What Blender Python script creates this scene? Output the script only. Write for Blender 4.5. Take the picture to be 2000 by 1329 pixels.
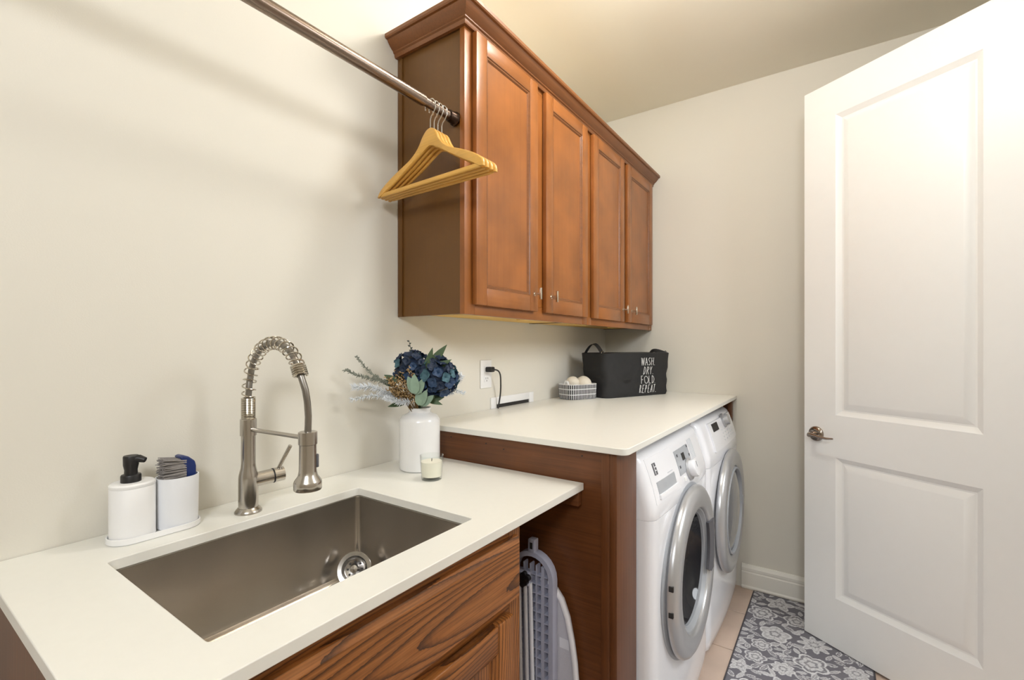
import bpy, bmesh, math, random
import numpy as np
from mathutils import Vector, Matrix, noise

random.seed(7)
for o in list(bpy.data.objects):
    bpy.data.objects.remove(o, do_unlink=True)
scn = bpy.context.scene
COL = scn.collection
PI = math.pi
sin, cos = math.sin, math.cos

# ------------------------------------------------------------------ camera
cam_d = bpy.data.cameras.new('camera')
cam = bpy.data.objects.new('camera', cam_d)
COL.objects.link(cam)
cam_d.sensor_width = 36.0
cam_d.lens = 913.86 / 2000 * 36
cam_d.shift_y = 13.5 / 2000
cam_d.clip_start = 0.02
cam.location = (1.2141, 0.0, 1.3055)
cam.rotation_euler = (PI / 2, 0, math.radians(34.663))
scn.camera = cam

# ------------------------------------------------------------------ view, world, lights
scn.view_settings.view_transform = 'Standard'
scn.view_settings.look = 'None'
scn.view_settings.gamma = 1.0
scn.view_settings.use_curve_mapping = False
scn.view_settings.exposure = 0.12
wd = bpy.data.worlds.new('world')
scn.world = wd
wd.use_nodes = True
wd.node_tree.nodes['Background'].inputs[0].default_value = (0.95, 0.97, 1.0, 1)
wd.node_tree.nodes['Background'].inputs[1].default_value = 0.35


def area_light(name, loc, target, size, power, color, spread=PI):
    d = bpy.data.lights.new(name, 'AREA')
    d.shape = 'DISK'
    d.size = size
    d.energy = power
    d.color = color
    d.spread = spread
    o = bpy.data.objects.new(name, d)
    COL.objects.link(o)
    o.location = loc
    v = Vector(target) - Vector(loc)
    o.rotation_euler = v.to_track_quat('-Z', 'Y').to_euler()
    return o


# ceiling lamp of the room, added flash-like fill behind the camera, daylight of the hall
area_light('flash_fill_light', (1.55, -0.85, 2.22), (0.6, 1.4, 1.2), 0.42, 19, (0.94, 0.96, 1.0))
area_light('hall_light', (2.55, 1.74, 2.30), (1.2, 1.74, 0.9), 0.9, 27, (0.92, 0.96, 1.0))

# ------------------------------------------------------------------ materials
MATS = {}


def srgb(r, g, b):
    def c(u):
        u /= 255.0
        return u / 12.92 if u <= 0.04045 else ((u + 0.055) / 1.055) ** 2.4
    return (c(r), c(g), c(b), 1.0)


def new_mat(name):
    m = bpy.data.materials.new(name)
    m.use_nodes = True
    MATS[name] = m
    return m, m.node_tree.nodes, m.node_tree.links, m.node_tree.nodes['Principled BSDF']


def plain(name, col, rough=0.5, metal=0.0, noise_amt=0.05, noise_scale=30, bump=0.0, bump_scale=200, spec=0.5, coat=0.0):
    m, N, L, B = new_mat(name)
    tc = N.new('ShaderNodeTexCoord')
    nz = N.new('ShaderNodeTexNoise')
    nz.inputs['Scale'].default_value = noise_scale
    nz.inputs['Detail'].default_value = 4
    L.new(tc.outputs['Object'], nz.inputs['Vector'])
    mr = N.new('ShaderNodeMapRange')
    mr.inputs['To Min'].default_value = 1 - noise_amt
    mr.inputs['To Max'].default_value = 1 + noise_amt
    L.new(nz.outputs['Fac'], mr.inputs['Value'])
    mx = N.new('ShaderNodeVectorMath')
    mx.operation = 'SCALE'
    mx.inputs[0].default_value = col[:3]
    L.new(mr.outputs[0], mx.inputs['Scale'])
    L.new(mx.outputs[0], B.inputs['Base Color'])
    B.inputs['Roughness'].default_value = rough
    B.inputs['Metallic'].default_value = metal
    B.inputs['Specular IOR Level'].default_value = spec
    B.inputs['Coat Weight'].default_value = coat
    if bump:
        n2 = N.new('ShaderNodeTexNoise')
        n2.inputs['Scale'].default_value = bump_scale
        L.new(tc.outputs['Object'], n2.inputs['Vector'])
        bp = N.new('ShaderNodeBump')
        bp.inputs['Strength'].default_value = bump
        bp.inputs['Distance'].default_value = 0.002
        L.new(n2.outputs['Fac'], bp.inputs['Height'])
        L.new(bp.outputs['Normal'], B.inputs['Normal'])
    return m


def wood(name, axis, c_dark, c_mid, c_light, strength=0.5, ring=8.0, rough=0.4, blotch=0.5, dist=5.0, fine=1.0):
    """grain runs along the given axis ('y' or 'z'); object coordinates"""
    m, N, L, B = new_mat(name)
    tc = N.new('ShaderNodeTexCoord')
    oi = N.new('ShaderNodeObjectInfo')
    off = N.new('ShaderNodeVectorMath')
    off.operation = 'SCALE'
    off.inputs[0].default_value = (3.1, 5.7, 4.3)
    L.new(oi.outputs['Random'], off.inputs['Scale'])
    add = N.new('ShaderNodeVectorMath')
    add.operation = 'ADD'
    L.new(tc.outputs['Object'], add.inputs[0])
    L.new(off.outputs[0], add.inputs[1])
    mp = N.new('ShaderNodeMapping')
    s = {'x': (0.14, 1, 1), 'y': (1, 0.14, 1), 'z': (1, 1, 0.14)}[axis]
    mp.inputs['Scale'].default_value = s
    L.new(add.outputs[0], mp.inputs['Vector'])
    wv = N.new('ShaderNodeTexWave')
    wv.wave_type = 'BANDS'
    wv.bands_direction = {'x': 'Z', 'y': 'Z', 'z': 'Y'}[axis]
    wv.inputs['Scale'].default_value = ring
    wv.inputs['Distortion'].default_value = dist
    wv.inputs['Detail'].default_value = 2
    wv.inputs['Detail Scale'].default_value = 0.22
    wv.inputs['Detail Roughness'].default_value = 0.55
    L.new(mp.outputs[0], wv.inputs['Vector'])
    rp = N.new('ShaderNodeValToRGB')
    e = rp.color_ramp.elements
    e[0].position = 0.0
    e[0].color = c_mid
    e[1].position = 1.0
    e[1].color = c_dark
    x = e.new(0.70)
    x.color = c_mid
    x = e.new(0.3)
    x.color = c_light
    L.new(wv.outputs['Fac'], rp.inputs['Fac'])
    # fine pores
    mp2 = N.new('ShaderNodeMapping')
    mp2.inputs['Scale'].default_value = tuple(6 if v < 1 else 260 for v in s)
    L.new(add.outputs[0], mp2.inputs['Vector'])
    nz = N.new('ShaderNodeTexNoise')
    nz.inputs['Scale'].default_value = 1.0
    nz.inputs['Detail'].default_value = 2
    L.new(mp2.outputs[0], nz.inputs['Vector'])
    bl = N.new('ShaderNodeTexNoise')
    bl.inputs['Scale'].default_value = 7
    bl.inputs['Detail'].default_value = 3
    L.new(add.outputs[0], bl.inputs['Vector'])
    mixr = N.new('ShaderNodeMix')
    mixr.data_type = 'RGBA'
    fd = N.new('ShaderNodeTexNoise')
    fd.inputs['Scale'].default_value = 9
    fd.inputs['Detail'].default_value = 1
    L.new(mp.outputs[0], fd.inputs['Vector'])
    fm = N.new('ShaderNodeMapRange')
    fm.inputs['From Min'].default_value = 0.35
    fm.inputs['From Max'].default_value = 0.62
    fm.inputs['To Min'].default_value = 0.15 * strength
    fm.inputs['To Max'].default_value = strength
    L.new(fd.outputs['Fac'], fm.inputs['Value'])
    L.new(fm.outputs[0], mixr.inputs['Factor'])
    mixr.inputs['A'].default_value = c_mid
    L.new(rp.outputs['Color'], mixr.inputs['B'])
    m1 = N.new('ShaderNodeMapRange')
    m1.inputs['From Min'].default_value = 0.3
    m1.inputs['From Max'].default_value = 0.7
    m1.inputs['To Min'].default_value = 1 - 0.16 * fine
    m1.inputs['To Max'].default_value = 1 + 0.16 * fine
    L.new(nz.outputs['Fac'], m1.inputs['Value'])
    m2 = N.new('ShaderNodeMapRange')
    m2.inputs['From Min'].default_value = 0.3
    m2.inputs['From Max'].default_value = 0.7
    m2.inputs['To Min'].default_value = 1 - 0.28 * blotch
    m2.inputs['To Max'].default_value = 1 + 0.28 * blotch
    L.new(bl.outputs['Fac'], m2.inputs['Value'])
    mu = N.new('ShaderNodeMath')
    mu.operation = 'MULTIPLY'
    L.new(m1.outputs[0], mu.inputs[0])
    L.new(m2.outputs[0], mu.inputs[1])
    sc = N.new('ShaderNodeVectorMath')
    sc.operation = 'SCALE'
    L.new(mixr.outputs['Result'], sc.inputs[0])
    L.new(mu.outputs[0], sc.inputs['Scale'])
    L.new(sc.outputs[0], B.inputs['Base Color'])
    B.inputs['Roughness'].default_value = rough
    bp = N.new('ShaderNodeBump')
    bp.inputs['Strength'].default_value = 0.06
    bp.inputs['Distance'].default_value = 0.002
    L.new(nz.outputs['Fac'], bp.inputs['Height'])
    L.new(bp.outputs['Normal'], B.inputs['Normal'])
    return m


def steel(name, col, rough=0.3, axis='z', streak=0.12, metal=1.0, bump=0.006, freq=500):
    m, N, L, B = new_mat(name)
    tc = N.new('ShaderNodeTexCoord')
    mp = N.new('ShaderNodeMapping')
    mp.inputs['Scale'].default_value = {'x': (4, freq, freq), 'y': (freq, 4, freq), 'z': (freq, freq, min(4, freq / 20))}[axis]
    L.new(tc.outputs['Object'], mp.inputs['Vector'])
    nz = N.new('ShaderNodeTexNoise')
    nz.inputs['Scale'].default_value = 1.0
    nz.inputs['Detail'].default_value = 2
    L.new(mp.outputs[0], nz.inputs['Vector'])
    mr = N.new('ShaderNodeMapRange')
    mr.inputs['To Min'].default_value = max(0.03, rough - streak)
    mr.inputs['To Max'].default_value = rough + streak
    L.new(nz.outputs['Fac'], mr.inputs['Value'])
    L.new(mr.outputs[0], B.inputs['Roughness'])
    B.inputs['Base Color'].default_value = col
    B.inputs['Metallic'].default_value = metal
    B.inputs['Anisotropic'].default_value = 0.3
    bp = N.new('ShaderNodeBump')
    bp.inputs['Strength'].default_value = bump
    bp.inputs['Distance'].default_value = 0.001
    L.new(nz.outputs['Fac'], bp.inputs['Height'])
    L.new(bp.outputs['Normal'], B.inputs['Normal'])
    return m


def glass(name):
    """thin clear glass: mostly see-through, reflecting at grazing angles"""
    m, N, L, B = new_mat(name)
    N.remove(B)
    out = N['Material Output']
    tr = N.new('ShaderNodeBsdfTransparent')
    tr.inputs[0].default_value = (0.97, 0.98, 0.97, 1)
    gl = N.new('ShaderNodeBsdfGlossy')
    gl.inputs['Roughness'].default_value = 0.03
    lw = N.new('ShaderNodeLayerWeight')
    lw.inputs['Blend'].default_value = 0.5
    fr = N.new('ShaderNodeMath')
    fr.operation = 'POWER'
    fr.inputs[1].default_value = 4.0
    L.new(lw.outputs['Facing'], fr.inputs[0])
    mx = N.new('ShaderNodeMixShader')
    L.new(fr.outputs[0], mx.inputs[0])
    L.new(tr.outputs[0], mx.inputs[1])
    L.new(gl.outputs[0], mx.inputs[2])
    L.new(mx.outputs[0], out.inputs['Surface'])
    return m


def vcol(name, rough=0.9, bump=0.4, bscale=900):
    m, N, L, B = new_mat(name)
    at = N.new('ShaderNodeAttribute')
    at.attribute_name = 'pattern'
    L.new(at.outputs['Color'], B.inputs['Base Color'])
    B.inputs['Roughness'].default_value = rough
    tc = N.new('ShaderNodeTexCoord')
    nz = N.new('ShaderNodeTexNoise')
    nz.inputs['Scale'].default_value = bscale
    L.new(tc.outputs['Object'], nz.inputs['Vector'])
    bp = N.new('ShaderNodeBump')
    bp.inputs['Strength'].default_value = bump
    bp.inputs['Distance'].default_value = 0.002
    L.new(nz.outputs['Fac'], bp.inputs['Height'])
    L.new(bp.outputs['Normal'], B.inputs['Normal'])
    return m


def oak(name, axis, center, c_dark, c_mid, c_light):
    """plain-sawn oak: growth rings round an axis just behind the face"""
    m, N, L, B = new_mat(name)
    tc = N.new('ShaderNodeTexCoord')
    mp = N.new('ShaderNodeMapping')
    mp.inputs['Location'].default_value = tuple(-c for c in center)
    L.new(tc.outputs['Object'], mp.inputs['Vector'])
    mn = N.new('ShaderNodeMapping')
    mn.inputs['Scale'].default_value = (4, 0.9, 4) if axis == 'y' else (4, 4, 0.9)
    L.new(tc.outputs['Object'], mn.inputs['Vector'])
    n1 = N.new('ShaderNodeTexNoise')
    n1.inputs['Scale'].default_value = 1.6
    n1.inputs['Detail'].default_value = 1
    L.new(mn.outputs[0], n1.inputs['Vector'])
    sub = N.new('ShaderNodeVectorMath')
    sub.operation = 'SUBTRACT'
    sub.inputs[1].default_value = (0.5, 0.5, 0.5)
    L.new(n1.outputs['Color'], sub.inputs[0])
    scl = N.new('ShaderNodeVectorMath')
    scl.operation = 'SCALE'
    scl.inputs['Scale'].default_value = 0.10
    L.new(sub.outputs[0], scl.inputs[0])
    ad = N.new('ShaderNodeVectorMath')
    ad.operation = 'ADD'
    L.new(mp.outputs[0], ad.inputs[0])
    L.new(scl.outputs[0], ad.inputs[1])
    wv = N.new('ShaderNodeTexWave')
    wv.wave_type = 'RINGS'
    wv.rings_direction = axis.upper()
    wv.wave_profile = 'SAW'
    wv.inputs['Scale'].default_value = 38
    wv.inputs['Distortion'].default_value = 0.6
    wv.inputs['Detail'].default_value = 2
    wv.inputs['Detail Scale'].default_value = 3
    L.new(ad.outputs[0], wv.inputs['Vector'])
    rp = N.new('ShaderNodeValToRGB')
    e = rp.color_ramp.elements
    e[0].position, e[0].color = 0.0, c_mid
    e[1].position, e[1].color = 1.0, c_dark
    e.new(0.35).color = c_light
    e.new(0.66).color = c_mid
    L.new(wv.outputs['Fac'], rp.inputs['Fac'])
    mp2 = N.new('ShaderNodeMapping')
    mp2.inputs['Scale'].default_value = (300, 9, 300) if axis == 'y' else (300, 300, 9)
    L.new(tc.outputs['Object'], mp2.inputs['Vector'])
    nz = N.new('ShaderNodeTexNoise')
    nz.inputs['Scale'].default_value = 1.0
    nz.inputs['Detail'].default_value = 2
    L.new(mp2.outputs[0], nz.inputs['Vector'])
    m1 = N.new('ShaderNodeMapRange')
    m1.inputs['From Min'].default_value = 0.3
    m1.inputs['From Max'].default_value = 0.65
    m1.inputs['To Min'].default_value = 0.62
    m1.inputs['To Max'].default_value = 1.12
    L.new(nz.outputs['Fac'], m1.inputs['Value'])
    sc = N.new('ShaderNodeVectorMath')
    sc.operation = 'SCALE'
    L.new(rp.outputs['Color'], sc.inputs[0])
    L.new(m1.outputs[0], sc.inputs['Scale'])
    L.new(sc.outputs[0], B.inputs['Base Color'])
    B.inputs['Roughness'].default_value = 0.38
    bp = N.new('ShaderNodeBump')
    bp.inputs['Strength'].default_value = 0.06
    bp.inputs['Distance'].default_value = 0.002
    L.new(nz.outputs['Fac'], bp.inputs['Height'])
    L.new(bp.outputs['Normal'], B.inputs['Normal'])
    return m


m, N, L, B = new_mat('lamp_globe')
B.inputs['Base Color'].default_value = (0.9, 0.88, 0.84, 1)
B.inputs['Emission Color'].default_value = (1.0, 0.965, 0.90, 1)
B.inputs['Emission Strength'].default_value = 72.0
plain('wall_paint', srgb(223, 219, 208), 0.75, noise_amt=0.012, noise_scale=3, bump=0.08, bump_scale=350)
plain('ceiling_paint', srgb(240, 235, 220), 0.85, noise_amt=0.012, noise_scale=3, bump=0.08, bump_scale=300)
plain('trim_paint', srgb(238, 235, 226), 0.4, noise_amt=0.01)
plain('door_paint', srgb(243, 244, 243), 0.38, noise_amt=0.01, bump=0.02, bump_scale=120)
plain('quartz', srgb(238, 237, 230), 0.32, noise_amt=0.018, noise_scale=60)
plain('grout', srgb(150, 128, 110), 0.9)
plain('tile', srgb(208, 186, 170), 0.4, noise_amt=0.16, noise_scale=9)
CH = (srgb(112, 65, 26), srgb(145, 88, 41), srgb(156, 98, 48))
wood('cherry_upright', 'z', *CH, strength=0.12, ring=9, rough=0.34, blotch=0.7, dist=8, fine=.22)
wood('cherry_level', 'y', *CH, strength=0.12, ring=9, rough=0.34, blotch=0.7, dist=8, fine=.22)
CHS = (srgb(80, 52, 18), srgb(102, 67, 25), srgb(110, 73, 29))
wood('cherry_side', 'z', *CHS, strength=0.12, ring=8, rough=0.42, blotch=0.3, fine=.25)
CR = (srgb(84, 48, 22), srgb(122, 74, 36), srgb(134, 84, 42))
wood('crown_wood', 'y', *CR, strength=0.15, ring=9, rough=0.34, blotch=0.3, fine=.6)
wood('raw_maple', 'y', srgb(196, 150, 70), srgb(222, 182, 100), srgb(232, 198, 124), 0.25, 5, 0.6, 0.4)
OK_ = (srgb(62, 32, 12), srgb(150, 92, 42), srgb(164, 104, 52))
oak('oak_level', 'y', (0.600, 0.0, 0.785), *OK_)
oak('oak_upright', 'z', (0.590, 0.55, 0.0), *OK_)
DK = (srgb(66, 34, 16), srgb(100, 58, 28), srgb(112, 66, 34))
wood('dark_wood_level', 'x', *DK, strength=0.25, ring=12, rough=0.4, blotch=0.5, dist=14)
wood('dark_wood_upright', 'z', *DK, strength=0.35, ring=16, rough=0.4, blotch=0.4, dist=8)
wood('hanger_wood', 'x', srgb(186, 132, 52), srgb(214, 164, 80), srgb(224, 178, 96), 0.1, 6, 0.35, 0.2, fine=.4)
steel('brushed_nickel', srgb(192, 187, 180), 0.22, 'z', 0.03, bump=0.002)
steel('spring_metal', srgb(196, 190, 178), 0.18, 'z')
steel('hose_metal', srgb(150, 146, 140), 0.35, 'z')
steel('sink_steel', srgb(206, 200, 192), 0.20, 'z', 0.05, metal=0.96, bump=0.0, freq=12)
steel('drain_steel', srgb(190, 188, 186), 0.16, 'z', 0.05)
steel('rod_metal', srgb(140, 124, 112), 0.28, 'y', 0.03, bump=0.0)
steel('rod_dark', srgb(70, 56, 48), 0.35, 'y')
steel('pull_metal', srgb(214, 206, 190), 0.2, 'z')
steel('lever_metal', srgb(160, 148, 138), 0.12, 'z', 0.05)
steel('hook_metal', srgb(220, 218, 214), 0.15, 'z')
plain('black_rubber', srgb(22, 22, 24), 0.5)
plain('black_plastic', srgb(26, 25, 26), 0.42)
plain('slot_dark', srgb(36, 34, 34), 0.6)
plain('white_plastic', srgb(240, 240, 240), 0.35, noise_amt=0.01)
plain('caddy_white', srgb(242, 242, 242), 0.45, noise_amt=0.008)
plain('cup_white', srgb(234, 236, 240), 0.32, noise_amt=0.01)
plain('ceramic', srgb(236, 236, 236), 0.2, noise_amt=0.01, coat=0.3)
plain('appliance_white', srgb(240, 241, 246), 0.22, noise_amt=0.006, coat=0.3)
plain('silver_paint', srgb(186, 187, 190), 0.28, metal=0.55, noise_amt=0.01)
plain('panel_grey', srgb(170, 174, 180), 0.35)
plain('print_grey', srgb(90, 90, 96), 0.5)
plain('light_print', srgb(196, 200, 206), 0.5)
plain('wax', srgb(244, 238, 224), 0.5, noise_amt=0.01)
plain('navy_plastic', srgb(26, 46, 104), 0.35)
plain('bristle', srgb(150, 145, 142), 0.7, noise_amt=0.2, noise_scale=300)
plain('tote_fabric', srgb(34, 34, 36), 0.75, bump=0.35, bump_scale=600, noise_amt=0.1)
plain('tote_lining', srgb(20, 20, 24), 0.4)
plain('print_white', srgb(235, 235, 235), 0.7)
plain('wool', srgb(238, 230, 214), 0.95, bump=0.5, bump_scale=250, noise_amt=0.04)
plain('board_plastic', srgb(176, 178, 196), 0.45)
plain('board_tube', srgb(226, 228, 236), 0.35)
plain('board_cover', srgb(206, 206, 216), 0.8, bump=0.8, bump_scale=900, noise_amt=0.08, noise_scale=500)
plain('board_rim', srgb(226, 226, 232), 0.7)
plain('leaf_green', srgb(70, 92, 58), 0.55, noise_amt=0.25, noise_scale=60)
plain('leaf_pale', srgb(136, 160, 140), 0.7, noise_amt=0.12, noise_scale=80)
plain('leaf_dark', srgb(60, 66, 58), 0.6, noise_amt=0.2)
plain('petal_navy', srgb(24, 42, 68), 0.55, noise_amt=0.35, noise_scale=70)
plain('petal_blue', srgb(40, 66, 100), 0.55, noise_amt=0.3, noise_scale=70)
plain('petal_teal', srgb(64, 100, 112), 0.6, noise_amt=0.3, noise_scale=60)
plain('stem_brown', srgb(108, 84, 44), 0.7, noise_amt=0.2)
plain('seed_tan', srgb(176, 146, 102), 0.7, noise_amt=0.25)
plain('sprig_silver', srgb(224, 228, 232), 0.6, noise_amt=0.15)
plain('sprig_grey', srgb(130, 134, 122), 0.7, noise_amt=0.2)
glass('clear_glass')
vcol('rug_pile')
m, N, L, B = new_mat('dark_glass')
B.inputs['Base Color'].default_value = (0.012, 0.013, 0.018, 1)
B.inputs['Roughness'].default_value = 0.07
B.inputs['Specular IOR Level'].default_value = 0.4
m, N, L, B = new_mat('grey_glass')
B.inputs['Base Color'].default_value = srgb(120, 122, 126)
B.inputs['Roughness'].default_value = 0.08
B.inputs['Coat Weight'].default_value = 0.6
# striped basket fabric: short dark bars in rows on white
m, N, L, B = new_mat('basket_print')
uvn = N.new('ShaderNodeUVMap')
br = N.new('ShaderNodeTexBrick')
br.offset = 0.0
br.inputs['Color1'].default_value = srgb(40, 40, 44)
br.inputs['Color2'].default_value = srgb(52, 52, 56)
br.inputs['Mortar'].default_value = srgb(236, 236, 238)
br.inputs['Scale'].default_value = 1.0
br.inputs['Mortar Size'].default_value = 0.0016
br.inputs['Mortar Smooth'].default_value = 0.1
br.inputs['Brick Width'].default_value = 0.0100
br.inputs['Row Height'].default_value = 0.027
L.new(uvn.outputs['UV'], br.inputs['Vector'])
L.new(br.outputs['Color'], B.inputs['Base Color'])
B.inputs['Roughness'].default_value = 0.85

# ------------------------------------------------------------------ geometry helpers
XF = {}      # world matrix of things (by object name)


class G:
    def __init__(self):
        self.v, self.f, self.uv = [], [], None

    def add(self, v, f):
        n = len(self.v)
        self.v += [tuple(p) for p in v]
        self.f += [tuple(i + n for i in q) for q in f]
        return self

    def xform(self, M):
        self.v = [tuple(M @ Vector(p)) for p in self.v]
        return self

    def merge(self, other):
        return self.add(other.v, other.f)

    def box(self, x0, x1, y0, y1, z0, z1, bev=0.0, seg=2):
        if bev <= 0:
            v = [(x, y, z) for x in (x0, x1) for y in (y0, y1) for z in (z0, z1)]
            f = [(0, 1, 3, 2), (4, 6, 7, 5), (0, 4, 5, 1), (2, 3, 7, 6), (0, 2, 6, 4), (1, 5, 7, 3)]
            return self.add(v, f)
        bm = bmesh.new()
        bmesh.ops.create_cube(bm, size=1.0)
        for p in bm.verts:
            p.co = Vector(((x0 + x1) / 2 + p.co.x * (x1 - x0), (y0 + y1) / 2 + p.co.y * (y1 - y0), (z0 + z1) / 2 + p.co.z * (z1 - z0)))
        bmesh.ops.bevel(bm, geom=list(bm.edges), offset=bev, segments=seg, profile=0.5, affect='EDGES', clamp_overlap=True)
        bm.verts.index_update()
        self.add([p.co for p in bm.verts], [[q.index for q in fc.verts] for fc in bm.faces])
        bm.free()
        return self

    def tube(self, path, r, seg=10, cap=True, closed=False):
        P = [Vector(p) for p in path]
        n = len(P)
        R = r if isinstance(r, (list, tuple)) else [r] * n
        T = []
        for i in range(n):
            a = P[(i - 1) % n] if closed or i > 0 else P[i]
            b = P[(i + 1) % n] if closed or i < n - 1 else P[i]
            T.append((b - a).normalized())
        u = T[0].orthogonal().normalized()
        v, f = [], []
        for i in range(n):
            u = (u - T[i] * u.dot(T[i])).normalized()
            w = T[i].cross(u)
            for k in range(seg):
                a = 2 * PI * k / seg
                v.append(P[i] + (u * cos(a) + w * sin(a)) * R[i])
        m = n if closed else n - 1
        for i in range(m):
            for k in range(seg):
                j = (i + 1) % n
                f.append((i * seg + k, i * seg + (k + 1) % seg, j * seg + (k + 1) % seg, j * seg + k))
        if cap and not closed:
            f.append(tuple(reversed(range(seg))))
            f.append(tuple(range((n - 1) * seg, n * seg)))
        return self.add(v, f)

    def lathe(self, prof, loc=(0, 0, 0), seg=32, axis='z', closed=False, cap=True):
        """prof: list of (radius, height)"""
        v, f = [], []
        for r, h in prof:
            for k in range(seg):
                a = 2 * PI * k / seg
                c, s = r * cos(a), r * sin(a)
                p = {'z': (c, s, h), 'x': (h, c, s), 'y': (s, h, c)}[axis]
                v.append((p[0] + loc[0], p[1] + loc[1], p[2] + loc[2]))
        n = len(prof)
        for i in range(n if closed else n - 1):
            j = (i + 1) % n
            for k in range(seg):
                f.append((i * seg + k, i * seg + (k + 1) % seg, j * seg + (k + 1) % seg, j * seg + k))
        if not closed and cap:
            if prof[0][0] > 1e-6:
                f.append(tuple(reversed(range(seg))))
            if prof[-1][0] > 1e-6:
                f.append(tuple(range((n - 1) * seg, n * seg)))
        return self.add(v, f)

    def prism(self, poly, axis, a, b):
        """extrude a 2-D polygon along axis from a to b. axis x: (y,z); y: (x,z); z: (x,y)"""
        def p3(p, t):
            return {'x': (t, p[0], p[1]), 'y': (p[0], t, p[1]), 'z': (p[0], p[1], t)}[axis]
        n = len(poly)
        v = [p3(p, a) for p in poly] + [p3(p, b) for p in poly]
        f = [tuple(reversed(range(n))), tuple(range(n, 2 * n))]
        f += [(i, (i + 1) % n, n + (i + 1) % n, n + i) for i in range(n)]
        return self.add(v, f)

    def rings(self, loops, cap0=False, cap1=False):
        n = len(loops[0])
        v = [p for l in loops for p in l]
        f = []
        for i in range(len(loops) - 1):
            for k in range(n):
                f.append((i * n + k, i * n + (k + 1) % n, (i + 1) * n + (k + 1) % n, (i + 1) * n + k))
        if cap0:
            f.append(tuple(reversed(range(n))))
        if cap1:
            f.append(tuple(range((len(loops) - 1) * n, len(loops) * n)))
        return self.add(v, f)

    def obj(self, name, mat, parent=None, local=False, smooth=40, uv=None):
        me = bpy.data.meshes.new(name)
        v = self.v
        if parent is not None and not local:
            Mi = XF[parent.name].inverted()
            v = [tuple(Mi @ Vector(p)) for p in v]
        me.from_pydata(v, [], self.f)
        bm = bmesh.new()
        bm.from_mesh(me)
        bmesh.ops.recalc_face_normals(bm, faces=bm.faces)
        bm.to_mesh(me)
        bm.free()
        if smooth:
            me.polygons.foreach_set('use_smooth', [True] * len(me.polygons))
            me.set_sharp_from_angle(angle=math.radians(smooth))
        me.materials.append(MATS[mat])
        o = bpy.data.objects.new(name, me)
        COL.objects.link(o)
        if parent is not None:
            o.parent = parent
            XF[o.name] = XF[parent.name]
        else:
            XF[o.name] = Matrix.Identity(4)
        return o


def tag(o, label=None, cat=None, group=None, kind=None):
    if label:
        o['label'] = label
    if cat:
        o['category'] = cat
    if group:
        o['group'] = group
    if kind:
        o['kind'] = kind
    return o


def thing(name, loc, label, cat, rotz=0.0, group=None, kind=None):
    o = bpy.data.objects.new(name, None)
    o.empty_display_size = 0.05
    COL.objects.link(o)
    o.location = loc
    o.rotation_euler = (0, 0, rotz)
    XF[o.name] = Matrix.Translation(loc) @ Matrix.Rotation(rotz, 4, 'Z')
    tag(o, label, cat, group, kind)
    return o


def box(name, b, mat, parent=None, bev=0.0, local=False, smooth=40):
    return G().box(*b, bev=bev).obj(name, mat, parent, local, smooth)


def rect_loops_x(y0, y1, z0, z1, steps):
    """nested rectangles on a plane of constant x; steps = [(inset, x)]"""
    return [[(x, y0 + i, z0 + i), (x, y1 - i, z0 + i), (x, y1 - i, z1 - i), (x, y0 + i, z1 - i)] for i, x in steps]


def rrect(L_, D_, r, n=6):
    """rounded rectangle outline, centred"""
    pts = []
    for cx, cy, a0 in ((L_ / 2 - r, D_ / 2 - r, 0), (-L_ / 2 + r, D_ / 2 - r, PI / 2), (-L_ / 2 + r, -D_ / 2 + r, PI), (L_ / 2 - r, -D_ / 2 + r, 1.5 * PI)):
        for k in range(n + 1):
            a = a0 + PI / 2 * k / n
            pts.append((cx + r * cos(a), cy + r * sin(a)))
    return pts


# ------------------------------------------------------------------ the room
YB, ZC, XR, YF = 2.811, 2.743, 1.77, -1.75
Z0, Z1 = 0.9265, 1.0388
DY0, DY1 = 1.35, 2.125          # doorway in the right wall
fl = box('floor', (-0.1, 3.1, YF - 0.1, YB + 0.1, -0.1, -0.004), 'grout')
tag(fl, kind='structure')
TS = 0.33
tile_proto = None
for i in range(10):
    for j in range(15):
        cx, cy = 0.10 + i * TS, YB - 0.12 - j * TS
        if cy < YF or cx > 3.05 or (cx > XR + .1 and not (DY0 - .6 < cy < DY1 + .6)):
            continue
        if tile_proto is None:
            tile_proto = G().box(-TS / 2 + 0.003, TS / 2 - 0.003, -TS / 2 + 0.003, TS / 2 - 0.003, -0.006, 0.0, bev=0.0015, seg=1).obj('tile', 'tile', fl)
            t = tile_proto
        else:
            t = tile_proto.copy()
            COL.objects.link(t)
            t.parent = fl
        t.location = (cx, cy, 0)
tag(box('ceiling', (-0.1, 3.1, YF - 0.1, YB + 0.1, ZC, ZC + 0.1), 'ceiling_paint'), kind='structure')
tag(box('wall_left', (-0.1, 0.0, YF - 0.1, YB + 0.1, 0, ZC), 'wall_paint'), kind='structure')
tag(box('wall_back', (0.0, 3.1, YB, YB + 0.1, 0, ZC), 'wall_paint'), kind='structure')
tag(box('wall_front', (0.0, 3.1, YF - 0.1, YF, 0, ZC), 'wall_paint'), kind='structure')
g = G()
g.box(XR, XR + 0.11, YF, DY0, 0, ZC)
g.box(XR, XR + 0.11, DY1, YB, 0, ZC)
g.box(XR, XR + 0.11, DY0, DY1, 2.46, ZC)
tag(g.obj('wall_right', 'wall_paint', smooth=0), kind='structure')
tag(box('wall_hall', (3.0, 3.1, YF, YB, 0, ZC), 'wall_paint'), kind='structure')
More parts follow.
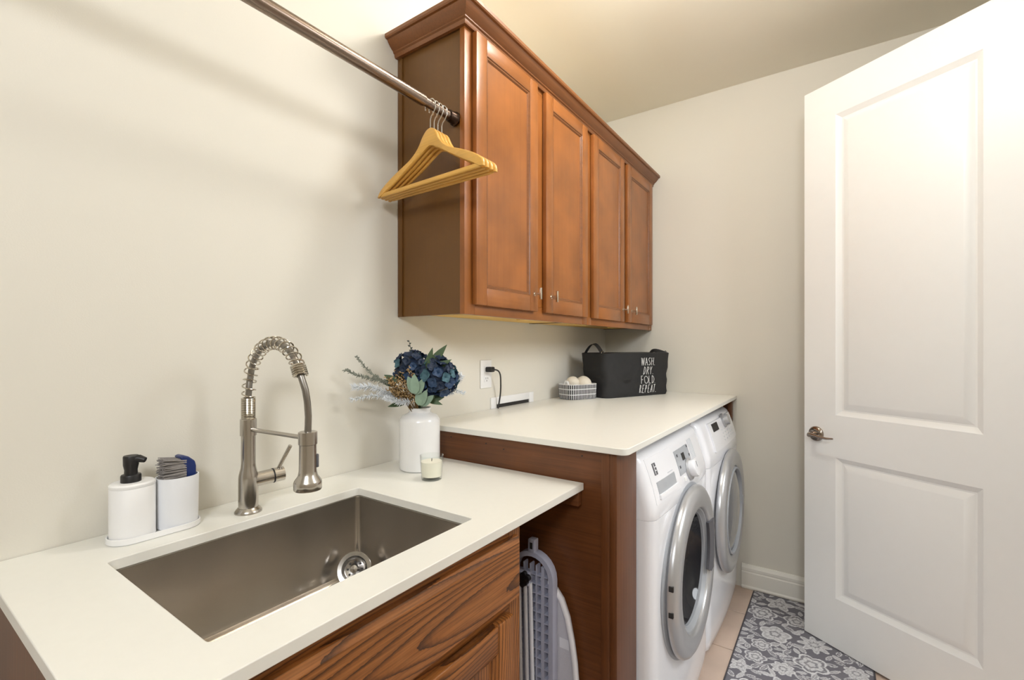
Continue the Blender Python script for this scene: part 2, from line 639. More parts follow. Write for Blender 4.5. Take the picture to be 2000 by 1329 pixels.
# door casing
g = G()
for xx in (XR - 0.018, XR + 0.11):
    g.box(xx, xx + 0.018, DY0 - 0.075, DY0, 0, 2.53, 0.003)
    g.box(xx, xx + 0.018, DY1, DY1 + 0.075, 0, 2.53, 0.003)
    g.box(xx, xx + 0.018, DY0, DY1, 2.455, 2.53, 0.003)
tag(g.obj('trim_1', 'trim_paint'), kind='structure')
# the room's ceiling lamp: a lit frosted globe on a short stem
LX, LY = 0.83, 1.40
lp = thing('ceiling_lamp', (LX, LY, 2.62), 'frosted white globe lamp hanging from the ceiling in mid room', 'lamp')
G().lathe([(0.0, 2.7425), (0.065, 2.7425), (0.065, 2.734), (0.05, 2.722), (0.036, 2.718), (0.036, 2.706), (0.034, 2.705), (0.0, 2.705)], (LX, LY, 0), 32).obj('canopy', 'brushed_nickel', lp)
G().lathe([(0.0, -0.09)] + [(0.09 * sin(PI * k / 20), -0.09 * cos(PI * k / 20)) for k in range(1, 18)] + [(0.033, 0.0835), (0.0, 0.0835)], (LX, LY, 2.62), 40).obj('globe', 'lamp_globe', lp)
# baseboards (profile: plinth, groove, cap)
BBP = [(0, 0), (0.016, 0), (0.020, 0.006), (0.020, 0.012), (0.0155, 0.020), (0.0155, 0.088), (0.0125, 0.092), (0.0125, 0.096), (0.014, 0.099), (0.014, 0.112), (0.009, 0.122), (0.006, 0.129), (0, 0.1295)]
g = G().prism([(YB - a, b) for a, b in BBP], 'x', 0.795, XR)
tag(g.obj('baseboard_back', 'trim_paint', smooth=25), kind='structure')
g = G().prism([(a, b) for a, b in BBP], 'y', YF, 0.15)
tag(g.obj('baseboard_left', 'trim_paint', smooth=25), kind='structure')
g = G().prism([(XR - a, b) for a, b in BBP], 'y', DY1 + 0.075, YB)
g.prism([(XR - a, b) for a, b in BBP], 'y', YF, DY0 - 0.075)
tag(g.obj('baseboard_right', 'trim_paint', smooth=25), kind='structure')

# the open two-panel door: local x runs from the hinge edge (0) to the free edge (W), local -y.. face towards the room
DW, DH, DT = 0.758, 2.44, 0.035
free = Vector((1.107, 2.53))
ddir = Vector((-0.843, 0.537)).normalized()
hinge = free - ddir * DW
dr = thing('door_1', (hinge.x, hinge.y, 0.012), None, None, rotz=math.atan2(ddir.y, ddir.x), kind='structure')
# local +y is the left normal of ddir = (-0.537,-0.843): faces the camera
t_l, t_r = DW - 0.62, DW - 0.138       # panel opening, local x
UP = (1.000, 2.292)
LO = (0.213, 0.818)


def door_face(g, sgn):
    yo = DT / 2 * sgn
    def q(x0, x1, z0, z1):
        g.add([(x0, yo, z0), (x1, yo, z0), (x1, yo, z1), (x0, yo, z1)], [(0, 1, 2, 3)])
    q(0, t_l, 0, DH)
    q(t_r, DW, 0, DH)
    q(t_l, t_r, 0, LO[0])
    q(t_l, t_r, LO[1], UP[0])
    q(t_l, t_r, UP[1], DH)


g = G()
door_face(g, 1)
door_face(g, -1)
h = DT / 2
g.add([(0, -h, 0), (DW, -h, 0), (DW, -h, DH), (0, -h, DH), (0, h, 0), (DW, h, 0), (DW, h, DH), (0, h, DH)],
      [(0, 4, 5, 1), (1, 5, 6, 2), (2, 6, 7, 3), (3, 7, 4, 0)])
door_frame = g.obj('door_frame', 'door_paint', dr, local=True, smooth=30)
for z0, z1 in (UP, LO):
    g = G()
    for s in (1, -1):
        loops = []
        for i, dpt in ((0, 0), (0.004, 0.0022), (0.020, 0.0125), (0.026, 0.0125), (0.050, 0.002), (0.054, 0.0012)):
            y = s * (h - dpt)
            loops.append([(t_l + i, y, z0 + i), (t_r - i, y, z0 + i), (t_r - i, y, z1 - i), (t_l + i, y, z1 - i)])
        g.rings(loops, cap1=True)
    g.obj('panel', 'door_paint', dr, local=True, smooth=20)
# lever handle
lx, lz = DW - 0.055, 0.907
ros = G().lathe([(0.033, 0), (0.033, 0.004), (0.030, 0.009), (0.020, 0.013), (0.0, 0.014)], (lx, h, lz), 32, 'y').obj('rosette', 'lever_metal', dr, local=True)
path = [(lx, h + 0.01, lz), (lx, h + 0.045, lz), (lx - 0.006, h + 0.056, lz), (lx - 0.02, h + 0.060, lz + 0.002), (lx - 0.05, h + 0.058, lz - 0.002), (lx - 0.08, h + 0.056, lz - 0.004), (lx - 0.105, h + 0.052, lz - 0.001)]
G().tube(path, [0.011, 0.011, 0.010, 0.008, 0.006, 0.005, 0.0035], 12).obj('lever', 'lever_metal', dr, local=True)
for z in (0.2, 1.2, 2.2):
    G().lathe([(0.0, -0.05), (0.007, -0.05), (0.007, 0.05), (0.0, 0.05)], (-0.003, -h - 0.004, z), 12).obj('hinge', 'lever_metal', dr, local=True)

# ------------------------------------------------------------------ upper cabinets
CZ0, CZ1, CD = 1.405, 2.285, 0.297
DZ0, DZ1 = 1.435, 2.270


def pull(y, z, parent):
    g = G()
    g.lathe([(0.0075, 0.0), (0.0075, 0.002), (0.0045, 0.004), (0.0045, 0.024)], (0.317, y, z), 12, 'x')
    g.box(0.339, 0.347, y - 0.0045, y + 0.0045, z - 0.021, z + 0.021, 0.001)
    return g.obj('pull', 'pull_metal', parent)


def cab_door(parent, y0, y1, pull_y):
    d = box('door', (0.2985, 0.3035, y0 + 0.004, y1 - 0.004, DZ0 + 0.004, DZ1 - 0.004), 'cherry_upright', parent)
    sw = 0.052
    X0, X1 = 0.2985, 0.317
    def rail(name, b, m):
        return box(name, b, m, d, bev=0.003)
    rail('stile', (X0, X1, y0, y0 + sw, DZ0, DZ1), 'cherry_upright')
    rail('stile', (X0, X1, y1 - sw, y1, DZ0, DZ1), 'cherry_upright')
    rail('rail', (X0, X1, y0 + sw, y1 - sw, DZ0, DZ0 + 0.055), 'cherry_level')
    rail('rail', (X0, X1, y0 + sw, y1 - sw, DZ1 - 0.050, DZ1), 'cherry_level')
    a0, a1, b0, b1 = y0 + sw, y1 - sw, DZ0 + 0.055, DZ1 - 0.050
    G().rings(rect_loops_x(a0, a1, b0, b1, [(-0.001, 0.312), (-0.001, 0.3165), (0.002, 0.3165), (0.004, 0.3135), (0.008, 0.3130), (0.013, 0.3080), (0.013, 0.305)])).obj('bead', 'crown_wood', d, smooth=20)
    box('panel', (0.3045, 0.3085, a0 + 0.002, a1 - 0.002, b0 + 0.002, b1 - 0.002), 'cherry_upright', d)
    pull(pull_y, 1.497, d)
    return d


def wall_cab(y0, y1, doors, pulls, label, left_end):
    t = thing('wall_cabinet', (0.0, y0, CZ0), label, 'cabinet', group='upper cabinets along the left wall')
    sd = 0.012 if left_end else 0.0
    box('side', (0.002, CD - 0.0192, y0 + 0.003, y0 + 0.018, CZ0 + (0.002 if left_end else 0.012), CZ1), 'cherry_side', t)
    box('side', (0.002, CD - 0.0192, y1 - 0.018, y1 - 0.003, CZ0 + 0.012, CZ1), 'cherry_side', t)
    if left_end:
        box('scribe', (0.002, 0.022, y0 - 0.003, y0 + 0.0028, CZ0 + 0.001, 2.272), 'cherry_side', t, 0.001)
    box('bottom', (0.004, CD - 0.0195, y0 + 0.0185, y1 - 0.0185, CZ0 + 0.014, CZ0 + 0.028), 'raw_maple', t)
    box('top', (0.004, CD - 0.0195, y0 + 0.0185, y1 - 0.0185, CZ1 - 0.02, CZ1 - 0.004), 'raw_maple', t)
    box('back', (0.003, 0.0038, y0 + 0.0185, y1 - 0.0185, CZ0 + 0.03, CZ1 - 0.021), 'raw_maple', t)
    for yy in (y0 + 0.03, (y0 + y1) / 2 - 0.03):
        box('cleat', (0.22, 0.272, yy, yy + 0.06, CZ0 + 0.0015, CZ0 + 0.0135), 'raw_maple', t, 0.001)
    # face frame
    ym = (doors[0][1] + doors[1][0]) / 2
    e0 = y0 - (0.004 if left_end else 0.0)
    box('stile', (CD - 0.019, CD, e0, y0 + 0.045, CZ0, CZ1), 'cherry_upright', t, 0.001)
    box('stile', (CD - 0.019, CD, y1 - 0.045, y1, CZ0, CZ1), 'cherry_upright', t, 0.001)
    box('stile', (CD - 0.019, CD, ym - 0.045, ym + 0.045, CZ0 + 0.048, CZ1 - 0.03), 'cherry_upright', t, 0.001)
    box('rail', (CD - 0.019, CD, y0 + 0.0452, y1 - 0.0452, CZ0, CZ0 + 0.0478), 'cherry_level', t, 0.001)
    box('rail', (CD - 0.019, CD, y0 + 0.0452, y1 - 0.0452, CZ1 - 0.0298, CZ1), 'cherry_level', t, 0.001)
    for (a, b), p in zip(doors, pulls):
        cab_door(t, a, b, p)
    return t


wall_cab(1.0795, 1.9155, ((1.109, 1.466), (1.527, 1.886)), (1.441, 1.562), 'brown stained two-door wall cabinet nearest the hanging rod', True)
wall_cab(1.9165, 2.795, ((1.950, 2.324), (2.374, 2.772)), (2.298, 2.424), 'brown stained two-door wall cabinet against the back wall', False)
tag(box('filler_strip', (CD - 0.019, CD, 2.7955, 2.8105, CZ0, CZ1), 'cherry_upright'), 'narrow brown filler strip between last wall cabinet and back wall', 'filler strip')
# crown moulding: sweep profile round the left return and along the front
CP = [(0.0, 2.2715), (0.010, 2.2715), (0.012, 2.276), (0.013, 2.283), (0.018, 2.286), (0.018, 2.290), (0.024, 2.294), (0.032, 2.301), (0.039, 2.309), (0.043, 2.316), (0.050, 2.317), (0.053, 2.321), (0.053, 2.331), (0.0, 2.331)]
loops = []
yl = 1.0755
for st in range(3):
    lp = []
    for o_, z in CP:
        if st == 0:
            lp.append((0.001, yl - o_, z))
        elif st == 1:
            lp.append((CD + o_, yl - o_, z))
        else:
            lp.append((CD + o_, YB - 0.001, z))
    loops.append(lp)
g = G().rings(loops, cap0=True, cap1=True)
tag(g.obj('crown_moulding', 'crown_wood', smooth=25), 'stepped brown crown moulding running along the top of the wall cabinets', 'moulding')

# ------------------------------------------------------------------ hanging rod and hangers
RX, RZ = 0.259, 2.001
rod = thing('hanging_rod', (RX, 1.075, RZ), 'bronze metal hanging rod fixed to the side of the upper cabinets', 'rod')
G().lathe([(0.0, -0.70), (0.0125, -0.70), (0.0125, 0.555), (0.0, 0.555)], (RX, 0.5, RZ), 20, 'y').obj('inner_tube', 'rod_metal', rod)
G().lathe([(0.0127, -0.0), (0.0152, 0.0), (0.0155, -0.004), (0.0155, -2.65), (0.0127, -2.65)], (RX, 0.943, RZ), 20, 'y').obj('outer_tube', 'rod_metal', rod)
G().lathe([(0.0, 0.0), (0.021, 0.0), (0.021, -0.004), (0.0175, -0.008), (0.0165, -0.032), (0.0128, -0.032)], (RX, 1.0765, RZ), 20, 'y').obj('end_socket', 'rod_dark', rod)


def bez(p0, p1, p2, n=8):
    return [(p0[0] * (1 - t) ** 2 + 2 * p1[0] * t * (1 - t) + p2[0] * t * t, p0[1] * (1 - t) ** 2 + 2 * p1[1] * t * (1 - t) + p2[1] * t * t) for t in [k / n for k in range(n + 1)]]


def make_hanger(label):
    """local: x across, z up, origin at the top of the rod under the hook"""
    t = thing('wooden_hanger', (0, 0, 0), label, 'hanger', group='wooden hangers on the rod')
    # upper and lower outline for the right half (x, z)
    up = bez((0.0, -0.083), (0.022, -0.083), (0.034, -0.112), 6) + bez((0.034, -0.112), (0.05, -0.146), (0.10, -0.166), 6)[1:] + bez((0.10, -0.166), (0.17, -0.192), (0.205, -0.218), 6)[1:] + bez((0.205, -0.218), (0.217, -0.228), (0.219, -0.246), 4)[1:]
    lo = bez((0.0, -0.133), (0.01, -0.133), (0.03, -0.146), 4) + bez((0.03, -0.146), (0.10, -0.188), (0.202, -0.243), 15)[1:]
    n = min(len(up), len(lo))
    def at(line, s):
        i = s * (len(line) - 1)
        k = min(int(i), len(line) - 2)
        w = i - k
        return (line[k][0] * (1 - w) + line[k + 1][0] * w, line[k][1] * (1 - w) + line[k + 1][1] * w)
    loops = []
    S = 26
    for k in range(-S, S + 1):
        s = abs(k) / S
        sg = -1 if k < 0 else 1
        a, b = at(up, s), at(lo, s)
        th = 0.0062 - 0.001 * s
        bow = -0.016 * s * s
        m_ = 0.12
        lp = []
        for w, yy in ((0.0, th * .45), (m_, th), (1 - m_, th), (1.0, th * .45), (1.0, -th * .45), (1 - m_, -th), (m_, -th), (0.0, -th * .45)):
            lp.append((sg * (a[0] * (1 - w) + b[0] * w), yy + bow, a[1] * (1 - w) + b[1] * w))
        loops.append(lp)
    G().rings(loops, True, True).obj('body', 'hanger_wood', t, local=True, smooth=50)
    gb = G().box(-0.205, 0.205, -0.019, -0.009, -0.2465, -0.2335, 0.004, 3)
    gb.obj('trouser_bar', 'hanger_wood', t, local=True)
    # hook: rises from the body, goes round the rod, ends on the wall side
    path = [(0.0, 0, -0.09), (0.0, 0, -0.058), (0.004, 0, -0.05), (0.013, 0, -0.042), (0.0205, 0, -0.03)]
    for a in range(0, 200, 15):
        aa = math.radians(a)
        path.append((0.0205 * cos(aa), 0, -0.0195 + 0.0205 * sin(aa)))
    G().tube(path, 0.00165, 8).obj('hook', 'hook_metal', t, local=True)
    e = path[-1]
    G().lathe([(0.0, -0.003), (0.003, 0.0), (0.0, 0.003)], e, 10, 'z').obj('hook_tip', 'hook_metal', t, local=True)
    return t


def copy_thing(src, loc, rotz, label):
    c = src.copy()
    COL.objects.link(c)
    c.location = loc
    c.rotation_euler = (0, 0, rotz)
    c['label'] = label
    for ch in src.children:
        d = ch.copy()
        COL.objects.link(d)
        d.parent = c
    return c


HL = ['honey wooden hanger, nearest of the four, facing the room', 'honey wooden hanger, second of the four from the front', 'honey wooden hanger, third of the four from the front', 'honey wooden hanger, last of the four beside the cabinet side']
hg = make_hanger(HL[0])
ZH = RZ + 0.0145
hg.location = (RX, 0.970, ZH)
hg.rotation_euler = (0, 0, math.radians(-3))
for i, (yy, rr) in enumerate(((0.9855, -2.5), (1.001, -2), (1.0175, -1.5))):
    copy_thing(hg, (RX, yy, ZH), math.radians(rr), HL[i + 1])

# ------------------------------------------------------------------ sink base cabinet
SY0, SY1, SX = 0.146, 0.905, 0.61
sb = thing('sink_cabinet', (0.0, SY0, 0.0), 'oak sink base cabinet with a long drawer front under the lower worktop', 'cabinet')
ZT = Z0 - 0.0205
box('side', (0.002, SX - 0.02, SY0, SY0 + 0.016, 0.0, ZT), 'dark_wood_upright', sb)
box('side', (0.002, SX - 0.02, SY1 - 0.016, SY1, 0.0, ZT), 'dark_wood_upright', sb)
box('bottom', (0.002, SX - 0.02, SY0 + 0.0165, SY1 - 0.0165, 0.10, 0.116), 'raw_maple', sb)
box('toe_kick', (SX - 0.09, SX - 0.075, SY0 + 0.0165, SY1 - 0.0165, 0.0, 0.098), 'dark_wood_level', sb)
FW = 0.042
box('stile', (SX - 0.0195, SX, SY0, SY0 + FW, 0.1, ZT), 'oak_upright', sb, 0.001)
box('stile', (SX - 0.0195, SX, SY1 - FW, SY1, 0.1, ZT), 'oak_upright', sb, 0.001)
for z0, z1 in ((0.1, 0.14), (0.705, 0.75), (ZT - 0.045, ZT)):
    box('rail', (SX - 0.0195, SX, SY0 + FW + .0005, SY1 - FW - .0005, z0, z1), 'oak_level', sb, 0.001)


def bevel_front(name, y0, y1, z0, z1, mat, parent, ch=0.012):
    g = G().rings(rect_loops_x(y0, y1, z0, z1, [(0, SX + 0.0005), (0, SX + 0.010), (ch, SX + 0.021)]), cap0=True, cap1=True)
    return g.obj(name, mat, parent, smooth=20)


bevel_front('drawer_front', SY0 + 0.022, SY1 - 0.022, 0.738, 0.878, 'oak_level', sb, 0.010)
for y0, y1 in ((SY0 + 0.03, 0.510), (0.530, SY1 - 0.052)):
    z0, z1 = 0.125, 0.716
    w = 0.058
    d = box('door', (SX + 0.0005, SX + 0.008, y0 + w - 0.004, y1 - w + 0.004, z0 + w - 0.004, z1 - w + 0.004), 'oak_upright', sb)
    for a, b in ((y0, y0 + w), (y1 - w, y1)):
        box('stile', (SX + 0.0005, SX + 0.021, a, b, z0, z1), 'oak_upright', d, 0.004)
    for a, b in ((z0, z0 + w), (z1 - w, z1)):
        box('rail', (SX + 0.0005, SX + 0.021, y0 + w + .0003, y1 - w - .0003, a, b), 'oak_level', d, 0.004)
    G().rings(rect_loops_x(y0 + w, y1 - w, z0 + w, z1 - w, [(0, SX + 0.0195), (0.004, SX + 0.0165), (0.011, SX + 0.0115), (0.013, SX + 0.0085)])).obj('bead', 'oak_upright', d, smooth=20)

# lower worktop with the sink cut-out
CX0, CX1, CY0, CY1 = 0.157, 0.556, 0.2716, 0.801
WY0, WY1, WX = 0.143, 1.186, 0.637
bm = bmesh.new()
outer = [(0.001, WY0), (WX, WY0), (WX, WY1), (0.001, WY1)]
cx, cy = (CX0 + CX1) / 2, (CY0 + CY1) / 2
inner = [(cx + a, cy + b) for a, b in rrect(CX1 - CX0, CY1 - CY0, 0.010, 4)]


def slab_with_hole(z0, z1, outer, inner):
    # stitch: split the inner outline into the four sides, nearest corners
    g = G()
    n = len(inner)
    k = n // 4
    O = [(outer[2]), (outer[3]), (outer[0]), (outer[1])]   # order: ++, -+, --, +-
    for z in (z0, z1):
        base = len(g.v)
        g.v += [(x, y, z) for x, y in inner] + [(x, y, z) for x, y in O]
        for q in range(4):
            idx = [q * k + i for i in range(k)]
            for a, b in zip(idx[:-1], idx[1:]):
                g.f.append((base + a, base + b, base + n + q))
            nxt = ((q + 1) % 4) * k
            g.f.append((base + idx[-1], base + nxt, base + n + (q + 1) % 4, base + n + q))
    m_ = n + 4
    for i in range(n):
        g.f.append((i, (i + 1) % n, m_ + (i + 1) % n, m_ + i))
    for q in range(4):
        a, b = n + q, n + (q + 1) % 4
        g.f.append((a, b, m_ + b, m_ + a))
    return g


g = slab_with_hole(Z0 - 0.02, Z0, outer, inner)
wt = g.obj('sink_worktop', 'quartz', smooth=30)
md = wt.modifiers.new('bevel', 'BEVEL')
md.width = 0.0015
md.segments = 2
md.limit_method = 'ANGLE'
md.angle_limit = math.radians(50)
tag(wt, 'lower cream-white stone worktop with a rectangular sink cut-out', 'worktop')
bm.free()

# steel basin
sk = thing('sink_basin', (cx, cy, 0.70), 'rectangular undermount stainless steel sink set in the lower worktop', 'sink')
SB = 0.708
loops = []
zt = Z0 - 0.0205
for off, z, r in ((0.022, zt, 0.012), (-0.003, zt, 0.010), (-0.003, zt - 0.004, 0.012), (-0.003, SB + 0.014, 0.014), (-0.006, SB + 0.005, 0.018), (-0.014, SB, 0.022)):
    loops.append([(cx + a, cy + b, z) for a, b in rrect(CX1 - CX0 + 2 * off, CY1 - CY0 + 2 * off, max(r, 0.004), 6)])
g = G().rings(loops, cap1=True)
bs = g.obj('basin', 'sink_steel', sk, smooth=35)
DX, DYc = 0.235, 0.712
dn = G().lathe([(0.056, 0.0005), (0.0565, 0.003), (0.052, 0.005), (0.045, 0.004), (0.043, 0.002), (0.042, 0.0008)], (DX, DYc, SB), 40).obj('drain_flange', 'drain_steel', sk)
G().lathe([(0.0415, -0.0002), (0.0415, 0.0006), (0.0, 0.0006)], (DX, DYc, SB), 32).obj('drain_cup', 'slot_dark', sk)
# basket strainer left leaning in the back corner of the basin
sn = Vector((0.62, -0.66, 0.42)).normalized()
sM = orient0 = Matrix.Translation((0.221, 0.741, SB + 0.0395)) @ sn.to_track_quat('Z', 'Y').to_matrix().to_4x4()
st_ = thing('sink_strainer', (0.221, 0.741, SB), 'round steel strainer leaning in the back corner of the sink', 'strainer')
G().lathe([(0.0, -0.016), (0.020, -0.016), (0.026, -0.012), (0.030, 0.0), (0.0405, 0.001), (0.0415, 0.0025), (0.0405, 0.004), (0.031, 0.003), (0.027, -0.004), (0.022, -0.007), (0.0, -0.008)], seg=40).xform(sM).obj('basket', 'drain_steel', st_)
G().lathe([(0.0, -0.007), (0.006, -0.007), (0.004, 0.006), (0.009, 0.010), (0.0, 0.013)], seg=20).xform(sM).obj('knob', 'drain_steel', st_)
for k in range(8):
    a = 2 * PI * k / 8
    G().lathe([(0.0026, -0.0072), (0.0026, -0.0058), (0, -0.0058)], (0.017 * cos(a), 0.017 * sin(a), 0), 8).xform(sM).obj('hole', 'slot_dark', st_)

# ------------------------------------------------------------------ faucet
FX, FY = 0.104, 0.540
fc = thing('faucet', (FX, FY, Z0), 'brushed nickel spring-neck pull-down faucet behind the sink', 'faucet')
G().lathe([(0.0, 0), (0.0285, 0), (0.0285, 0.003), (0.025, 0.008), (0.0215, 0.012), (0.0, 0.012)], (FX, FY, Z0), 32).obj('base_flange', 'brushed_nickel', fc)
G().lathe([(0.0205, 0.012), (0.0205, 0.078), (0.0198, 0.086), (0.0160, 0.102), (0.0150, 0.112), (0.0150, 0.184), (0.0, 0.184)], (FX, FY, Z0), 32).obj('column', 'brushed_nickel', fc)
G().lathe([(0.0152, 0.176), (0.0172, 0.176), (0.0172, 0.213), (0.0155, 0.2145), (0.0, 0.2145)], (FX, FY, Z0), 32).obj('collar', 'brushed_nickel', fc)


def helix(path, R, turns, n, r, close_turns=None):
    P = [Vector(p) for p in path]
    Ls = [0]
    for a, b in zip(P[:-1], P[1:]):
        Ls.append(Ls[-1] + (b - a).length)
    tot = Ls[-1]
    out = []
    for k in range(n + 1):
        s = tot * k / n
        i = max(j for j in range(len(P) - 1) if Ls[j] <= s + 1e-9)
        w = (s - Ls[i]) / max(1e-9, Ls[i + 1] - Ls[i])
        c = P[i].lerp(P[i + 1], w)
        t = (P[i + 1] - P[i]).normalized()
        side = Vector((0, 1, 0))
        nn = side.cross(t).normalized()
        a = 2 * PI * turns * k / n
        out.append(c + side * cos(a) * R + nn * sin(a) * R)
    return G().tube(out, r, 6)


HXc = 0.316           # spray head axis
ZA = Z0 + 0.190        # height of the dock arm
helix([(FX, FY, Z0 + 0.2148), (FX, FY, Z0 + 0.262)], 0.0135, 12, 12 * 20, 0.0021).obj('close_coil', 'spring_metal', fc)
arc = [(FX, FY, Z0 + 0.262), (FX + 0.004, FY, Z0 + 0.296)]
R_ = 0.5 * (HXc - FX)
cxa, cza = (FX + HXc) / 2 - 0.002, Z0 + 0.296
for k in range(1, 20):
    a = PI - PI * k / 20 * 0.93
    arc.append((cxa + (R_ - 0.002) * cos(a), FY + 0.004, cza + 0.092 * sin(a) + 0.0))
hose = [(FX, FY, Z0 + 0.215)] + arc + [(HXc + 0.001, FY + 0.010, Z0 + 0.290), (HXc + 0.003, FY + 0.013, Z0 + 0.265), (HXc + 0.002, FY + 0.016, Z0 + 0.235), (HXc, FY + 0.016, Z0 + 0.198)]
G().tube(hose, 0.0068, 14).obj('hose', 'hose_metal', fc)
# open spring stops short of the far end of the arc
helix(arc[:-1], 0.0138, 17, 17 * 18, 0.0016).obj('open_spring', 'spring_metal', fc)
e0, e1 = Vector(arc[-2]), Vector(arc[-1])
dv = (e1 - e0).normalized()
helix([e0, e0 + dv * 0.024], 0.0132, 5, 100, 0.0024).obj('end_coil', 'spring_metal', fc)
G().tube([(FX + 0.014, FY + 0.001, ZA), (HXc - 0.012, FY + 0.015, ZA)], 0.0048, 12).obj('dock_arm', 'brushed_nickel', fc)
HY = FY + 0.016
G().lathe([(0.0158, 0.178), (0.0185, 0.178), (0.0185, 0.203), (0.0165, 0.204), (0.0, 0.204)], (HXc, HY, Z0), 32).obj('dock_ring', 'brushed_nickel', fc)
sh = G().lathe([(0.0, 0.084), (0.0265, 0.084), (0.0275, 0.086), (0.0275, 0.099), (0.0262, 0.103), (0.0195, 0.113), (0.0172, 0.122), (0.0168, 0.177), (0.0, 0.177)], (HXc, HY, Z0), 36).obj('spray_head', 'brushed_nickel', fc)
box('spray_button', (HXc + 0.002, HXc + 0.012, HY + 0.0125, HY + 0.0185, Z0 + 0.128, Z0 + 0.156), 'print_grey', sh, 0.002)
# valve body to the right along the wall, tilted lever
vz = Z0 + 0.070
vd = Vector((0.18, 0.98, 0.06)).normalized()
p = Vector((FX, FY, vz))
G().tube([p + vd * 0.012, p + vd * 0.052], 0.0165, 24).obj('valve_body', 'brushed_nickel', fc)
G().tube([p + vd * 0.0515, p + vd * 0.0545], 0.0172, 24).obj('valve_gasket', 'black_rubber', fc)
G().tube([p + vd * 0.054, p + vd * 0.0765], 0.0168, 24).obj('valve_cap', 'brushed_nickel', fc)
q0 = p + vd * 0.064 + Vector((0, 0, 0.012))
G().tube([q0, q0 + Vector((0.030, 0.014, 0.058))], [0.0042, 0.0046], 12).obj('valve_lever', 'brushed_nickel', fc)

# ------------------------------------------------------------------ soap set
TX, TY = 0.072, 0.372
def oval(L_, D_):
    return rrect(L_, D_, D_ / 2 - 0.001, 10)


def stadium(name, cxs, cys, L_, D_, steps, mat, parent, cap0=True, cap1=True):
    """long axis along world y; steps (grow, z)"""
    loops = []
    for gr, z in steps:
        loops.append([(cxs + b, cys + a, z) for a, b in oval(L_ + 2 * gr, D_ + 2 * gr)])
    return G().rings(loops, cap0, cap1).obj(name, mat, parent)


tr = stadium('soap_tray', TX, TY, 0.158, 0.074, [(-0.002, Z0 + 0.0002), (0, Z0 + 0.002), (0, Z0 + 0.012), (-0.0015, Z0 + 0.0125), (-0.003, Z0 + 0.0115), (-0.003, Z0 + 0.004)], 'caddy_white', None)
tag(tr, 'white oval tray under the soap bottle and brush cup', 'tray')
zb = Z0 + 0.0045
sd = thing('soap_dispenser', (TX, 0.334, zb), 'white oval soap dispenser with black pump, left on the tray', 'soap dispenser')
stadium('bottle', TX, 0.334, 0.073, 0.064, [(-0.002, zb), (0, zb + 0.002), (0, zb + 0.099), (-0.0006, zb + 0.1), (0.0004, zb + 0.1015), (0.0004, zb + 0.106), (-0.003, zb + 0.109)], 'caddy_white', sd)
pm = G().lathe([(0.0, 0.108), (0.0165, 0.108), (0.0165, 0.121), (0.0155, 0.123), (0.0110, 0.124), (0.0105, 0.132), (0.0125, 0.142), (0.0128, 0.158), (0.0120, 0.160), (0.0, 0.1605)], (TX - 0.002, 0.332, zb), 28).obj('pump', 'black_plastic', sd)
G().tube([(TX - 0.002, 0.332, zb + 0.151), (TX + 0.008, 0.343, zb + 0.1535), (TX + 0.015, 0.350, zb + 0.150)], [0.0085, 0.0075, 0.0052], 14).obj('spout', 'black_plastic', pm)
cp = thing('brush_cup', (TX, 0.410, zb), 'white oval cup holding the scrub brush, right on the tray', 'cup')
stadium('cup', TX, 0.4105, 0.073, 0.064, [(-0.002, zb), (0, zb + 0.002), (0.0015, zb + 0.103), (0.0012, zb + 0.104), (-0.001, zb + 0.104), (-0.0014, zb + 0.102), (-0.003, zb + 0.006)], 'cup_white', cp)
bh = thing('scrub_brush', (TX, 0.412, zb + 0.008), 'navy dish brush with grey bristles standing in the cup', 'brush')
g = G()
P = [(0.426, zb + 0.008), (0.444, zb + 0.008), (0.4455, zb + 0.120), (0.443, zb + 0.131), (0.431, zb + 0.142), (0.421, zb + 0.146), (0.414, zb + 0.143), (0.420, zb + 0.134), (0.426, zb + 0.115)]
g.prism([(a - 0.005, b) for a, b in P], 'x', TX - 0.016, TX + 0.016)
o = g.obj('handle', 'navy_plastic', bh)
md = o.modifiers.new('bevel', 'BEVEL')
md.width = 0.003
md.segments = 2
g = G()
random.seed(3)
for i in range(9):
    for j in range(9):
        for k in range(3):
            x = TX - 0.017 + 0.034 * (i + .5) / 9 + random.uniform(-.001, .001)
            z = zb + 0.094 + 0.044 * (j + .5) / 9 + random.uniform(-.002, .002)
            L_ = 0.041 + random.uniform(-.004, .003)
            y1 = 0.4215
            spread = (j - 2) * 0.0010 + random.uniform(-.003, .003)
            g.tube([(x, y1, z), (x + random.uniform(-.002, .002), y1 - L_ * .5, z + spread * .5), (x + random.uniform(-.004, .004), y1 - L_, z + spread)], [0.0014, 0.0013, 0.0009], 4)
tag(g.obj('bristles', 'bristle', bh), kind='stuff')

